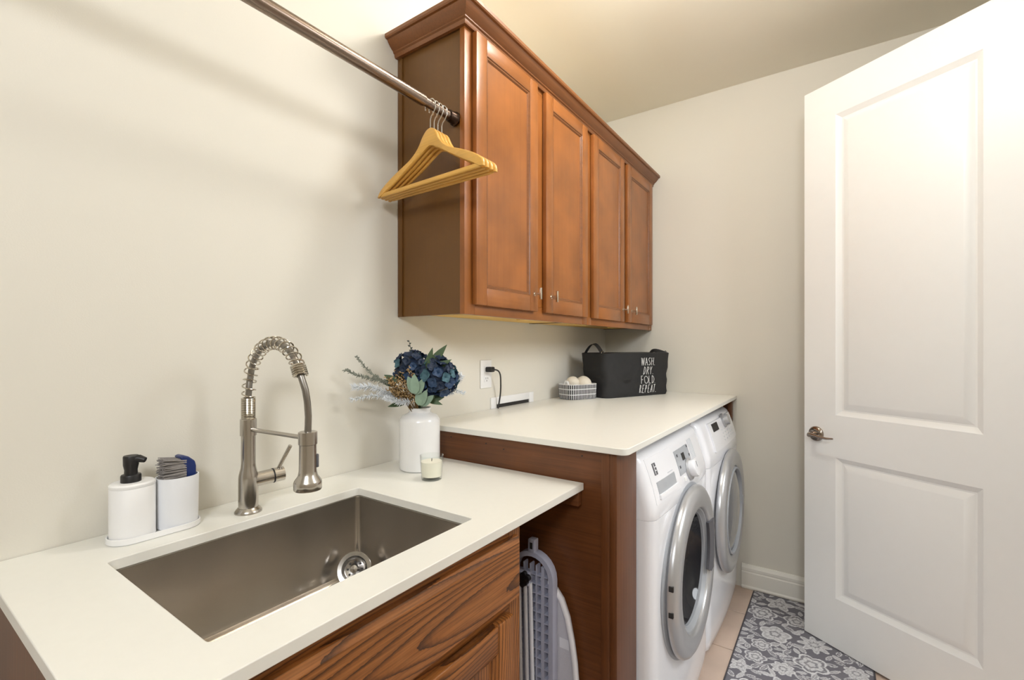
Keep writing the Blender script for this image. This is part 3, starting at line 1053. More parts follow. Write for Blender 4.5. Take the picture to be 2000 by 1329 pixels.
# ------------------------------------------------------------------ vase, candle
VX, VY = 0.147, 1.037
vs = G().lathe([(0.0, 0.0), (0.056, 0.0), (0.061, 0.004), (0.0625, 0.012), (0.0625, 0.148), (0.060, 0.158), (0.052, 0.167), (0.040, 0.172), (0.0335, 0.176), (0.033, 0.181), (0.0355, 0.189), (0.0345, 0.191), (0.0315, 0.190), (0.0295, 0.18), (0.030, 0.17), (0.050, 0.16), (0.058, 0.145), (0.058, 0.01), (0.0, 0.008)], (VX, VY, Z0), 48).obj('vase', 'ceramic')
tag(vs, 'white glazed bottle-shaped ceramic vase holding blue flowers', 'vase')
CNX, CNY = 0.262, 0.972
cd = thing('candle_jar', (CNX, CNY, Z0), 'small clear glass jar with a cream candle beside the vase', 'candle')
G().lathe([(0.0, 0.0), (0.027, 0.0), (0.029, 0.002), (0.0335, 0.068), (0.0337, 0.0695), (0.0325, 0.0697), (0.0320, 0.068), (0.0282, 0.010), (0.0, 0.009)], (CNX, CNY, Z0), 40).obj('glass_jar', 'clear_glass', cd)
G().lathe([(0.0, 0.0093), (0.0278, 0.0103), (0.0306, 0.052), (0.029, 0.0525), (0.0, 0.0515)], (CNX, CNY, Z0), 40).obj('wax', 'wax', cd)
G().tube([(CNX, CNY, Z0 + 0.051), (CNX + 0.001, CNY, Z0 + 0.060)], 0.0009, 6).obj('wick', 'slot_dark', cd)

# ------------------------------------------------------------------ flowers in the vase
RV = Vector((cos(math.radians(34.663)), sin(math.radians(34.663)), 0))
TV = Vector((sin(math.radians(34.663)), -cos(math.radians(34.663)), 0))     # towards the room
ORG = Vector((VX, VY, Z0))
def FL(a, b, c=0.0):
    """a: along the worktop diagonal, b: height above worktop, c: out towards the room"""
    return ORG + RV * a + TV * c + Vector((0, 0, b))


def stem_path(tip, sway=0.0, n=8, foot=None):
    f_ = foot or FL(random.uniform(-.012, .012), 0.03, random.uniform(-.012, .012))
    m_ = FL(random.uniform(-.010, .010), 0.19, random.uniform(-.008, .008))
    return [f_.lerp(m_, t) for t in (0, .5)] + [(m_ * (1 - t) ** 2 + (m_ + Vector((0, 0, .05))) * 2 * t * (1 - t) + tip * t * t) for t in [k / n for k in range(n + 1)]]


def leaf_geo(L_, W_, curl=0.1, seg=6, tipp=1.0):
    """leaf in local x (length), y (width), z up normal"""
    g = G()
    v, f = [], []
    for i in range(seg + 1):
        t = i / seg
        w = W_ / 2 * (sin(PI * min(1, t ** 0.8)) ** tipp) + 0.0004
        z = -curl * L_ * t * t
        v += [(L_ * t, -w, z + 0.15 * w), (L_ * t, 0, z), (L_ * t, w, z + 0.15 * w), (L_ * t, 0, z - 0.0007)]
    for i in range(seg):
        a, b = i * 4, i * 4 + 4
        f += [(a, a + 1, b + 1, b), (a + 1, a + 2, b + 2, b + 1), (a + 2, a + 3, b + 3, b + 2), (a + 3, a, b, b + 3)]
    f += [(0, 3, 2, 1), (seg * 4, seg * 4 + 1, seg * 4 + 2, seg * 4 + 3)]
    return g.add(v, f)


def orient(p, d, up):
    d = Vector(d).normalized()
    y = Vector(up).cross(d)
    if y.length < 1e-4:
        y = d.orthogonal()
    y.normalize()
    z = d.cross(y)
    M = Matrix((d, y, z)).transposed().to_4x4()
    M.translation = p
    return M


def put(name, mesh_src, parent, M, mat=None):
    """place a copy of a mesh as a part of a thing, matrix in world"""
    o = bpy.data.objects.new(name, mesh_src)
    COL.objects.link(o)
    o.parent = parent
    o.matrix_local = XF[parent.name].inverted() @ M
    XF[o.name] = M
    return o


def mesh_of(g, name, mat):
    o = g.obj(name, mat)
    me = o.data
    bpy.data.objects.remove(o)
    return me


# florets: four rounded cupped petals
def floret(mat):
    g = G()
    for k in range(4):
        a = k * PI / 2 + 0.2 * (k % 2)
        v, f = [], []
        n = 5
        for i in range(n + 1):
            t = i / n
            w = 0.0088 * sin(PI * (0.12 + 0.80 * t)) ** 0.7
            r = 0.017 * t
            zc = 0.004 * sin(t * PI) + (0.003 if t > .8 else 0)
            for s in (-1, 0, 1):
                v.append((r, s * w, zc + 0.003 * abs(s)))
        for i in range(n):
            for s in range(2):
                f.append((i * 3 + s, i * 3 + s + 1, i * 3 + s + 4, i * 3 + s + 3))
        gg = G().add(v, f)
        gg.xform(Matrix.Rotation(a, 4, 'Z') @ Matrix.Rotation(math.radians(-18), 4, 'Y'))
        g.merge(gg)
    g.lathe([(0, 0.0), (0.0016, 0.0016), (0, 0.0032)], (0, 0, 0), 6)
    return mesh_of(g, 'floret', mat)


flo = [floret('petal_navy'), floret('petal_blue'), floret('petal_teal')]


def hydrangea(c, R, label, n=34, seed=1, squash=0.9):
    random.seed(seed)
    base = FL(0, 0.05)
    t = thing('hydrangea', base, label, 'flower', group='hydrangeas in the white vase')
    G().tube(stem_path(c, foot=base), 0.0022, 6).obj('stem', 'leaf_green', t)
    core = G()
    core.lathe([(0.0, -R * .76)] + [(R * .80 * sin(PI * k / 8), -R * .76 * cos(PI * k / 8)) for k in range(1, 8)] + [(0, R * .76)], c, 14)
    core.obj('flower_core', 'petal_navy', t)
    for k in range(n):
        z = 1 - 2 * (k + .5) / n
        ph = k * 2.39996
        d_ = Vector((math.sqrt(1 - z * z) * cos(ph), math.sqrt(1 - z * z) * sin(ph), z * squash))
        p = c + d_ * R * random.uniform(.82, 1.0)
        M = orient(p, d_.orthogonal(), d_)
        nrm = d_.normalized()
        x = nrm.orthogonal().normalized()
        x.rotate(Matrix.Rotation(random.uniform(0, 6.28), 3, nrm))
        y = nrm.cross(x)
        M = Matrix((x, y, nrm)).transposed().to_4x4()
        M = M @ Matrix.Rotation(random.uniform(-.4, .4), 4, 'X')
        M = M @ Matrix.Scale(random.uniform(.85, 1.15) * R / 0.05, 4)
        M.translation = p
        put('floret', flo[random.choice((0, 0, 1, 2))], t, M)
    return t


hydrangea(FL(-0.018, 0.312, 0.01), 0.052, 'dark navy blue hydrangea bloom, left one in the vase', 46, 11)
hydrangea(FL(0.060, 0.288, 0.03), 0.057, 'larger navy and teal hydrangea bloom, right one in the vase', 54, 5)

leaf_long = mesh_of(leaf_geo(0.078, 0.023, 0.10), 'leaf', 'leaf_green')
leaf_short = mesh_of(leaf_geo(0.052, 0.022, 0.15), 'leaf', 'leaf_green')
leaf_ear = mesh_of(leaf_geo(0.054, 0.024, 0.08, 7, .7), 'leaf', 'leaf_pale')
leaf_tiny = mesh_of(leaf_geo(0.010, 0.006, 0.1, 4), 'leaf', 'leaf_dark')


def spray(name, label, tip, leaves, stem_mat='leaf_green', cat='foliage', seed=0, r=0.0016):
    """leaves: list of (mesh, base FL tuple, direction FL tuple, scale)"""
    random.seed(seed)
    base = FL(random.uniform(-.01, .01), 0.05, random.uniform(-.01, .01))
    t = thing(name, base, label, cat, group='foliage in the white vase')
    G().tube(stem_path(FL(*tip), foot=base), r, 6).obj('stem', stem_mat, t)
    for me, b, d_, s in leaves:
        dv = RV * d_[0] + Vector((0, 0, d_[1])) + TV * d_[2]
        up = TV * 1.0 + Vector((0, 0, .35))
        M = orient(FL(*b), dv, up) @ Matrix.Scale(s, 4)
        put('leaf', me, t, M)
    return t


spray('olive_branch', 'upright long green leaves rising above the right hydrangea', (0.035, 0.325, 0.0), [
    (leaf_long, (0.032, 0.315, 0.02), (0.75, 1.0, 0.1), 1.15), (leaf_long, (0.025, 0.305, 0.02), (0.25, 1.0, 0.1), .95),
    (leaf_long, (0.030, 0.300, 0.045), (0.95, .55, 0.15), 1.1), (leaf_short, (0.03, 0.30, 0.05), (0.1, .9, .2), 1.0)], seed=1)
spray('olive_branch', 'dark green leaves peeking out left beside the left hydrangea', (-0.06, 0.275, 0.02), [
    (leaf_short, (-0.058, 0.268, 0.03), (-0.9, 0.55, 0.1), 1.0), (leaf_short, (-0.066, 0.262, 0.03), (-1.0, .35, 0.2), .95),
    (leaf_short, (-0.05, 0.27, 0.02), (-.35, 1.0, 0.1), .9)], seed=2)
spray('olive_branch', 'low green leaves bending over the vase rim to the left', (-0.035, 0.215, 0.03), [
    (leaf_long, (-0.030, 0.212, 0.03), (-1.0, -0.22, 0.2), .8), (leaf_long, (-0.012, 0.222, 0.03), (-0.9, 0.15, 0.2), 1.0)], seed=3)
spray('olive_branch', 'low green leaves drooping over the vase rim to the right', (0.035, 0.215, 0.02), [
    (leaf_long, (0.022, 0.222, 0.035), (1.0, -0.30, 0.2), .75), (leaf_short, (0.03, 0.215, 0.03), (1.0, 0.25, 0.2), 1.0),
    (leaf_short, (0.012, 0.205, 0.035), (.8, 0.5, 0.2), 1.0)], seed=4)
spray('lambs_ear', 'pale sage fuzzy leaves in the middle of the bouquet', (0.0, 0.25, 0.07), [
    (leaf_ear, (0.004, 0.240, 0.085), (-0.42, 1.0, 0.05), 1.05), (leaf_ear, (0.006, 0.240, 0.088), (-0.08, 1.0, 0.1), 1.1),
    (leaf_ear, (0.010, 0.240, 0.085), (0.40, 1.0, 0.1), .95)], stem_mat='leaf_pale', seed=5)
spray('lambs_ear', 'pale sage fuzzy leaves just above the vase mouth', (0.015, 0.20, 0.05), [
    (leaf_ear, (0.012, 0.205, 0.075), (0.05, 1.0, 0.15), .95), (leaf_ear, (0.016, 0.205, 0.075), (0.42, 1.0, 0.15), .95),
    (leaf_ear, (0.020, 0.203, 0.07), (0.85, 0.8, 0.15), .9)], stem_mat='leaf_pale', seed=6)
random.seed(9)
lv = []
for k in range(9):
    h_ = 0.335 + k * 0.0075
    lv.append((leaf_tiny, (-0.020 - 0.004 * (k / 3) - 0.004 * k / 9, h_, 0.0), ((1 if k % 2 else -1) * .8, .7, random.uniform(-.4, .4)), 1.1 - k * .05))
spray('eucalyptus_sprig', 'thin dark upright sprig with tiny leaves at the top of the bouquet', (-0.034, 0.400, 0.0), lv, stem_mat='leaf_dark', seed=7, r=0.0009)


def needle_sprig(label, path, mat, nl, n, seed, name='heather_sprig', width=0.0011):
    random.seed(seed)
    t = thing(name, FL(0, 0.05), label, 'foliage', group='feathery sprigs in the white vase')
    P = [FL(*p) for p in path]
    tip0 = stem_path(P[0], foot=FL(0, 0.05))
    G().tube(tip0 + P[1:], 0.0011, 5).obj('stem', 'sprig_grey', t)
    g = G()
    for k in range(n):
        s = (len(P) - 1) * (k + .5) / n
        i = min(int(s), len(P) - 2)
        c = P[i].lerp(P[i + 1], s - i)
        d_ = (P[i + 1] - P[i]).normalized()
        o_ = d_.orthogonal().normalized()
        o_.rotate(Matrix.Rotation(random.uniform(0, 6.28), 3, d_))
        dv = (o_ + d_ * random.uniform(.3, .9)).normalized()
        L_ = nl * random.uniform(.6, 1.1) * (1 - .35 * s / (len(P) - 1))
        g.tube([c, c + dv * L_ * .6, c + dv * L_], [width, width * 1.2, width * .4], 4)
    tag(g.obj('needles', mat, t), kind='stuff')
    return t


needle_sprig('silvery blue feathery sprig drooping far left over the worktop', [(-0.05, 0.225, 0.04), (-0.09, 0.245, 0.06), (-0.135, 0.262, 0.08), (-0.175, 0.262, 0.10)], 'sprig_silver', 0.022, 300, 1, width=0.0008)
needle_sprig('silvery blue sprig hanging lowest at the left of the bouquet', [(-0.04, 0.220, 0.04), (-0.085, 0.228, 0.06), (-0.13, 0.235, 0.08), (-0.18, 0.225, 0.10)], 'sprig_silver', 0.017, 200, 2, width=0.0008)
needle_sprig('short silvery sprig in front of the vase neck', [(-0.02, 0.215, 0.05), (-0.045, 0.212, 0.06), (-0.07, 0.222, 0.07), (-0.09, 0.230, 0.075)], 'sprig_silver', 0.017, 200, 3, width=0.0009)
needle_sprig('grey green sprig reaching out at the upper left of the bouquet', [(-0.07, 0.265, 0.04), (-0.11, 0.28, 0.06), (-0.155, 0.292, 0.08), (-0.20, 0.312, 0.10)], 'sprig_grey', 0.013, 150, 4, width=0.0013)
needle_sprig('thin grey sprig pointing up at the far left of the bouquet', [(-0.10, 0.275, 0.05), (-0.13, 0.30, 0.07), (-0.15, 0.325, 0.08), (-0.168, 0.352, 0.09)], 'sprig_grey', 0.010, 90, 5)
needle_sprig('silvery frosted sprig behind the right hydrangea', [(0.06, 0.24, 0.0), (0.09, 0.255, 0.0), (0.115, 0.275, 0.0), (0.13, 0.29, 0.0)], 'sprig_silver', 0.024, 200, 6, width=0.0008)
needle_sprig('short frosted sprig low at the right of the bouquet', [(0.05, 0.225, 0.02), (0.085, 0.232, 0.02), (0.115, 0.245, 0.01), (0.14, 0.235, 0.0)], 'sprig_silver', 0.014, 120, 8)
# tan seed grass
random.seed(21)
t = thing('seed_grass', FL(0, 0.05), 'tan dried seed grass fanning out at the front of the bouquet', 'foliage')
gs, gd = G(), G()
for k in range(46):
    a_ = random.uniform(-0.085, 0.006)
    b_ = random.uniform(0.255, 0.318) - abs(a_ + .02) * .35
    c_ = random.uniform(0.05, 0.085)
    p0, p1 = FL(random.uniform(-.012, .004), 0.15, 0.005), FL(a_ * .35, 0.195, c_ * .45)
    p2 = FL(a_, b_, c_)
    gs.tube([p0, p1, p1.lerp(p2, .6), p2], 0.0008, 4)
    for j in range(12):
        c = p1.lerp(p2, random.uniform(.35, 1.02)) + Vector((random.uniform(-.010, .010), random.uniform(-.010, .010), random.uniform(-.009, .009)))
        d_ = Vector((random.uniform(-1, 1), random.uniform(-1, 1), random.uniform(-.5, 1))).normalized() * random.uniform(.003, .005)
        gd.tube([c - d_, c, c + d_], [0.0006, 0.0019, 0.0006], 5)
tag(gs.obj('stems', 'stem_brown', t), kind='stuff')
tag(gd.obj('seeds', 'seed_tan', t), kind='stuff')

# ------------------------------------------------------------------ raised worktop and its panels
EP = 1.190
ut = [(0.001, 1.167), (0.755, 1.167)]
ut = [(0.001, 1.167)] + [(0.769 - 0.022 + 0.022 * sin(a), 1.167 + 0.022 - 0.022 * cos(a)) for a in [PI / 2 * k / 6 for k in range(7)]] + [(0.769, YB - 0.001), (0.001, YB - 0.001)]
g = G().prism(ut, 'z', Z1 - 0.018, Z1)
o = g.obj('raised_worktop', 'quartz', smooth=30)
md = o.modifiers.new('bevel', 'BEVEL')
md.width = 0.0015
md.segments = 2
md.limit_method = 'ANGLE'
md.angle_limit = math.radians(50)
tag(o, 'raised cream-white stone worktop over the washer and dryer', 'worktop')
ZU = Z1 - 0.0185
ep = thing('end_panel', (0.0, EP, 0.0), 'tall dark brown wooden end panel left of the washer', 'panel')
box('board', (0.002, 0.714, EP, EP + 0.018, 0, ZU), 'dark_wood_level', ep)
box('corner_batten', (0.690, 0.7145, EP - 0.006, EP - 0.0003, 0, ZU), 'dark_wood_upright', ep, 0.001)
box('stile', (0.715, 0.735, EP - 0.006, 1.333, 0, ZU), 'dark_wood_upright', ep, 0.0015)
for xx, zz in ((0.14, 1.000), (0.29, 0.995), (0.36, 0.985), (0.63, 1.0)):
    G().lathe([(0.0022, -0.0012), (0.0022, 0.0), (0, 0.0002)], (xx, EP, zz), 8, 'y').obj('nail_hole', 'slot_dark', ep)
tag(box('support_cleat', (0.545, 0.632, EP - 0.028, EP - 0.0065, 0.865, Z0 - 0.0205), 'dark_wood_level', None, 0.002), 'short dark wooden cleat holding up the end of the lower worktop', 'cleat')
ep2 = thing('end_panel', (0.0, 2.775, 0.0), 'dark brown wooden panel between dryer and back wall', 'panel')
box('board', (0.002, 0.729, 2.785, 2.810, 0, ZU), 'dark_wood_level', ep2)
box('stile', (0.7295, 0.750, 2.768, 2.810, 0.9, ZU), 'dark_wood_upright', ep2, 0.001)

# ------------------------------------------------------------------ washer and dryer
def prof_front(slant):
    # side profile (x, z) of the appliance body
    P = [(0.06, 0.015), (0.775, 0.015), (0.788, 0.03), (0.792, 0.06), (0.792, 0.77)]
    return P


def bowed_front(y0, y1, rows, n=24, bow=0.012, cr=0.030):
    """front skin: rows = [(x, z)]; rounded corners towards the sides"""
    loops = []
    ys = []
    for k in range(n + 1):
        s = k / n
        ys.append(y0 + (y1 - y0) * (0.5 - 0.5 * cos(PI * s)))
    v, f = [], []
    for x, z in rows:
        for y in ys:
            e = min(y - y0, y1 - y)
            m_ = (y - (y0 + y1) / 2) / ((y1 - y0) / 2)
            dx = -bow * m_ * m_
            if e < cr:
                dx -= cr - math.sqrt(max(0, cr * cr - (cr - e) ** 2))
            v.append((x + dx, y, z))
        # back line
    R_ = len(rows)
    c = n + 1
    for i in range(R_ - 1):
        for k in range(n):
            f.append((i * c + k, i * c + k + 1, (i + 1) * c + k + 1, (i + 1) * c + k))
    # close with back rows at x = 0.70
    b0 = len(v)
    for x, z in rows:
        v += [(0.700, y0, z), (0.700, y1, z)]
    for i in range(R_ - 1):
        f.append((i * c, (i + 1) * c, b0 + 2 * i + 2, b0 + 2 * i))
        f.append((i * c + n, (i + 1) * c + n, b0 + 2 * i + 3, b0 + 2 * i + 1))
    f.append(tuple([k for k in range(c)] + [b0 + 1, b0]))
    t0 = (R_ - 1) * c
    f.append(tuple([t0 + k for k in range(c)] + [b0 + 2 * R_ - 1, b0 + 2 * R_ - 2]))
    g = G().add(v, f)
    g.add([(0.700, y0, rows[0][1]), (0.700, y1, rows[0][1]), (0.700, y1, rows[-1][1]), (0.700, y0, rows[-1][1])], [(0, 1, 2, 3)])
    return g


DOORX = 0.793


def cut_hole(o, t, yc, zc, r):
    """cut the round door opening through a front skin"""
    c = G().lathe([(0.0, 0.60), (r, 0.60), (r, 0.90), (0.0, 0.90)], (0, yc, zc), 64, 'x').obj('cutter', 'appliance_white', t)
    md_ = o.modifiers.new('cut', 'BOOLEAN')
    md_.operation = 'DIFFERENCE'
    md_.solver = 'EXACT'
    md_.object = c
    bpy.context.view_layer.update()
    dg = bpy.context.evaluated_depsgraph_get()
    me_ = bpy.data.meshes.new_from_object(o.evaluated_get(dg))
    o.modifiers.clear()
    o.data = me_
    bpy.data.objects.remove(c)


def appliance(name, y0, label, cat, washer):
    y1 = y0 + 0.686
    yc = (y0 + y1) / 2
    t = thing(name, (0.4, yc, 0.0), label, cat)
    box('cabinet', (0.08, 0.6995, y0 + 0.002, y1 - 0.002, 0.015, 0.975), 'appliance_white', t, 0.004)
    box('top', (0.08, 0.712, y0, y1, 0.9755, 0.984), 'appliance_white', t, 0.003)
    for a in (0.12, 0.66):
        for b in (y0 + 0.05, y1 - 0.05):
            G().lathe([(0.0, 0.0), (0.02, 0.0), (0.02, 0.008), (0.012, 0.0148), (0, 0.0148)], (a, b, 0.0002), 12).obj('foot', 'black_rubber', t)
    zs = 0.795
    bowed_front(y0, y1, [(0.770, 0.016), (0.785, 0.03), (0.790, 0.06)] + [(0.792, 0.1 + (zs - .0006 - .1) * k / 6) for k in range(7)]).obj('front_panel', 'appliance_white', t)
    if washer:
        cut_hole(t.children[-1] if False else bpy.data.objects[[c.name for c in t.children if c.name.startswith('front_panel')][0]], t, yc, 0.540, 0.190)
    ctl = bowed_front(y0, y1, [(0.7915, zs + 0.0002), (0.7930, zs + 0.003), (0.789, zs + 0.04), (0.776, zs + 0.09), (0.763, zs + 0.13), (0.752, zs + 0.160), (0.745, zs + 0.175), (0.732, zs + 0.184), (0.713, zs + 0.188)]).obj('control_panel', 'appliance_white', t)
    zc = 0.540
    # silver ring
    ring = G().lathe([(0.272, 0.0), (0.281, 0.008), (0.2815, 0.018), (0.276, 0.027), (0.264, 0.034), (0.245, 0.0365), (0.213, 0.0345), (0.206, 0.032), (0.202, 0.026), (0.198, 0.004)], (DOORX, yc, zc), 64, 'x', closed=True)
    if washer:
        G().lathe([(0.272, -0.012), (0.288, -0.008), (0.288, -0.002), (0.27, 0.001)], (DOORX, yc, zc), 64, 'x', closed=True).obj('door_shadow_gap', 'panel_grey', t)
        dr_ = ring.obj('door', 'silver_paint', t)
        G().lathe([(0.2025, 0.022), (0.197, 0.022), (0.193, 0.016), (0.189, 0.008), (0.187, 0.012), (0.185, 0.010), (0.1845, 0.001)], (DOORX, yc, zc), 56, 'x', cap=False).obj('inner_rim', 'panel_grey', dr_)
        G().lathe([(0.1858, 0.004), (0.174, -0.018), (0.145, -0.042), (0.10, -0.060), (0.05, -0.068), (0.0, -0.070)], (DOORX, yc, zc), 56, 'x', cap=False).obj('door_glass', 'dark_glass', dr_)
        # scalloped grip on the right
        loops = []
        for k in range(13):
            a = math.radians(-28 + 56 * k / 12)
            r0, r1 = 0.186, 0.232 + (0.005 if k % 2 else 0.0)
            if k in (0, 12):
                r1 = 0.206
            loops.append([(DOORX + xx, yc + r * cos(a), zc + r * sin(a) + 0.02) for r, xx in ((r0, 0.022), (r0, 0.032), (0.5 * (r0 + r1), 0.0385), (r1, 0.0385), (r1, 0.03))])
        G().rings(loops, True, True).obj('door_grip', 'print_grey', dr_)
        for a in (171, 187):
            aa = math.radians(a)
            c = (DOORX + 0.019, yc + 0.2785 * cos(aa), zc + 0.2785 * sin(aa))
            G().box(c[0] - 0.007, c[0] + 0.007, c[1] - 0.005, c[1] + 0.005, c[2] - 0.008, c[2] + 0.008, 0.001).obj('hinge_slot', 'slot_dark', dr_)
    else:
        dr_ = ring.obj('door', 'silver_paint', t)
        G().lathe([(0.200, 0.024), (0.197, 0.036), (0.190, 0.036), (0.186, 0.022)], (DOORX, yc, zc), 56, 'x', cap=False).obj('inner_rim', 'panel_grey', dr_)
        G().lathe([(0.191, 0.018), (0.165, 0.028), (0.11, 0.038), (0.05, 0.043), (0.0, 0.044)], (DOORX, yc, zc), 56, 'x').obj('door_glass', 'grey_glass', dr_)
        box('door_latch', (DOORX + 0.036, DOORX + 0.040, yc + 0.186, yc + 0.196, zc - 0.025, zc + 0.02), 'panel_grey', dr_, 0.001)
    return t, yc, zs, dr_, ctl


def cpx(z, zs, y, y0, y1):
    """x of the control panel skin at height z (and y)"""
    rows = [(0.7935, 0.006), (0.789, 0.04), (0.776, 0.09), (0.763, 0.13), (0.752, 0.160), (0.745, 0.175)]
    h_ = z - zs
    x = rows[0][0]
    for (xa, ha), (xb, hb) in zip(rows[:-1], rows[1:]):
        if ha <= h_ <= hb:
            x = xa + (xb - xa) * (h_ - ha) / (hb - ha)
    m_ = (y - (y0 + y1) / 2) / ((y1 - y0) / 2)
    return x - 0.012 * m_ * m_


def plate(name, yA, yB_, zA, zB, zs, y0, y1, mat, parent, lift=0.0015, thick=0.004, n=5):
    """thin plate hugging the control panel"""
    top, bot = [], []
    for i in range(n + 1):
        z = zA + (zB - zA) * i / n
        for j in range(n + 1):
            y = yA + (yB_ - yA) * j / n
            x = cpx(z, zs, y, y0, y1)
            top.append((x + lift, y, z))
            bot.append((x + lift - thick, y, z))
    c = n + 1
    N_ = len(top)
    f = []
    for i in range(n):
        for j in range(n):
            a = i * c + j
            f.append((a, a + 1, a + c + 1, a + c))
            f.append((N_ + a, N_ + a + c, N_ + a + c + 1, N_ + a + 1))
    for j in range(n):
        f.append((j, N_ + j, N_ + j + 1, j + 1))
        a = n * c + j
        f.append((a, a + 1, N_ + a + 1, N_ + a))
        a = j * c
        f.append((a, a + c, N_ + a + c, N_ + a))
        a = j * c + n
        f.append((a, N_ + a, N_ + a + c, a + c))
    return G().add(top + bot, f).obj(name, mat, parent, smooth=30)


WY = 1.348
ws, yc, zs, wd_, ctl = appliance('washing_machine', WY, 'white front-loading washer with dial and dark round door glass', 'washing machine', True)
wy0, wy1 = WY, WY + 0.686
# detergent drawer with recessed grip
plate('detergent_drawer', wy0 + 0.035, wy0 + 0.262, 0.835, 0.965, zs, wy0, wy1, 'appliance_white', ws, 0.0012, 0.004, 6)
plate('drawer_grip', wy0 + 0.068, wy0 + 0.232, 0.855, 0.893, zs, wy0, wy1, 'panel_grey', ws, 0.0020, 0.002)
plate('drawer_lip', wy0 + 0.066, wy0 + 0.234, 0.846, 0.858, zs, wy0, wy1, 'appliance_white', ws, 0.007, 0.008)
plate('drawer_print', wy0 + 0.175, wy0 + 0.225, 0.8985, 0.9015, zs, wy0, wy1, 'light_print', ws, 0.0017, 0.002)
# badge: dark square cut by light strokes
bdg = plate('badge', wy0 + 0.074, wy0 + 0.100, 0.912, 0.946, zs, wy0, wy1, 'print_grey', ws, 0.0020, 0.003)
for a0, a1, b0, b1 in ((0.0825, 0.0855, 0.914, 0.944), (0.0855, 0.1, 0.9335, 0.936), (0.0855, 0.096, 0.9235, 0.926)):
    plate('badge_stroke', wy0 + a0, wy0 + a1, b0, b1, zs, wy0, wy1, 'appliance_white', bdg, 0.0026, 0.002, 2)
plate('display_panel', wy0 + 0.285, wy0 + 0.455, 0.866, 0.945, zs, wy0, wy1, 'panel_grey', ws, 0.0016, 0.003)
plate('display', wy0 + 0.352, wy0 + 0.384, 0.905, 0.928, zs, wy0, wy1, 'slot_dark', ws, 0.0030, 0.002)
for a_, b_ in ((0.30, 0.925), (0.30, 0.888), (0.44, 0.935), (0.44, 0.905)):
    plate('button', wy0 + a_, wy0 + a_ + 0.010, b_, b_ + 0.008, zs, wy0, wy1, 'print_grey', ws, 0.0032, 0.003, 2)
for k in range(4):
    plate('cycle_print', wy0 + 0.475 + k * 0.017, wy0 + 0.479 + k * 0.017, 0.885, 0.955, zs, wy0, wy1, 'light_print', ws, 0.0010, 0.002, 3)
plate('start_button', wy0 + 0.315, wy0 + 0.335, 0.842, 0.856, zs, wy0, wy1, 'white_plastic', ws, 0.0030, 0.004, 2)
kz, ky = 0.868, wy0 + 0.395
kx = cpx(kz, zs, ky, wy0, wy1)
tilt = Matrix.Translation((kx, ky, kz)) @ Matrix.Rotation(math.radians(-15), 4, 'Y')
G().lathe([(0.039, -0.004), (0.039, 0.006), (0.035, 0.009), (0.0, 0.009)], seg=36, axis='x').xform(tilt).obj('dial_base', 'silver_paint', ws)
dl = G().lathe([(0.029, 0.009), (0.030, 0.026), (0.027, 0.031), (0.0, 0.032)], seg=36, axis='x').xform(tilt).obj('dial', 'appliance_white', ws)
G().box(0.0322, 0.0335, -0.0015, 0.0015, 0.004, 0.024).xform(tilt).obj('dial_mark', 'panel_grey', dl)
# seam of the front skin
DYY = 2.062
dy, yc2, zs2, dd_, ctl2 = appliance('clothes_dryer', DYY, 'white front-loading dryer with grey door glass beside the back wall', 'dryer', False)
d0, d1 = DYY, DYY + 0.686
plate('control_bulge', d0 + 0.12, d0 + 0.62, 0.845, 0.964, zs2, d0, d1, 'appliance_white', dy, 0.008, 0.012, 8)
plate('display', d0 + 0.165, d0 + 0.265, 0.925, 0.958, zs2, d0, d1, 'slot_dark', dy, 0.0095, 0.003)
for i in range(5):
    for j in range(4):
        plate('button', d0 + 0.31 + i * 0.055, d0 + 0.324 + i * 0.055, 0.868 + j * 0.015, 0.873 + j * 0.015, zs2, d0, d1, 'light_print', dy, 0.0090, 0.002, 1)
kz, ky = 0.945, d0 + 0.40
kx = cpx(kz, zs2, ky, d0, d1)
tilt = Matrix.Translation((kx, ky, kz)) @ Matrix.Rotation(math.radians(-18), 4, 'Y')
G().lathe([(0.034, 0.004), (0.034, 0.016), (0.026, 0.020), (0.024, 0.036), (0.0, 0.037)], seg=32, axis='x').xform(tilt).obj('dial', 'silver_paint', dy)

# ------------------------------------------------------------------ ironing board in the gap
ib = thing('ironing_board', (0.46, 1.13, 0.0), 'folded white ironing board standing on end in the gap', 'ironing board')
bc = 0.468
# cover: blunt outline (x, z), board is 0.03 thick in y
ol = []
KO = [(0.02, 0.168), (0.20, 0.170), (0.36, 0.164), (0.43, 0.158), (0.487, 0.149), (0.55, 0.135), (0.596, 0.116), (0.620, 0.095), (0.634, 0.070), (0.642, 0.035), (0.645, 0.004)]
for (za_, wa_), (zb_, wb_) in zip(KO[:-1], KO[1:]):
    for k in range(3):
        ol.append((wa_ + (wb_ - wa_) * k / 3, za_ + (zb_ - za_) * k / 3))
ol.append((0.004, 0.645))
pts = [(bc + w, z) for w, z in ol] + [(bc - w, z) for w, z in reversed(ol)]
G().prism(pts, 'y', 1.158, 1.172).obj('cover', 'board_cover', ib, smooth=60)
rim = [(bc + w, 1.163, z) for w, z in ol]
G().tube([(bc + w - .004, 1.160, z) for w, z in ol[1:]], 0.0085, 10).obj('rim', 'board_rim', ib)
G().tube([(bc - w + .004, 1.160, z) for w, z in ol[1:]], 0.0085, 10).obj('rim', 'board_rim', ib)
box('care_label', (bc + 0.108, bc + 0.138, 1.1572, 1.1578, 0.462, 0.490), 'board_tube', ib)
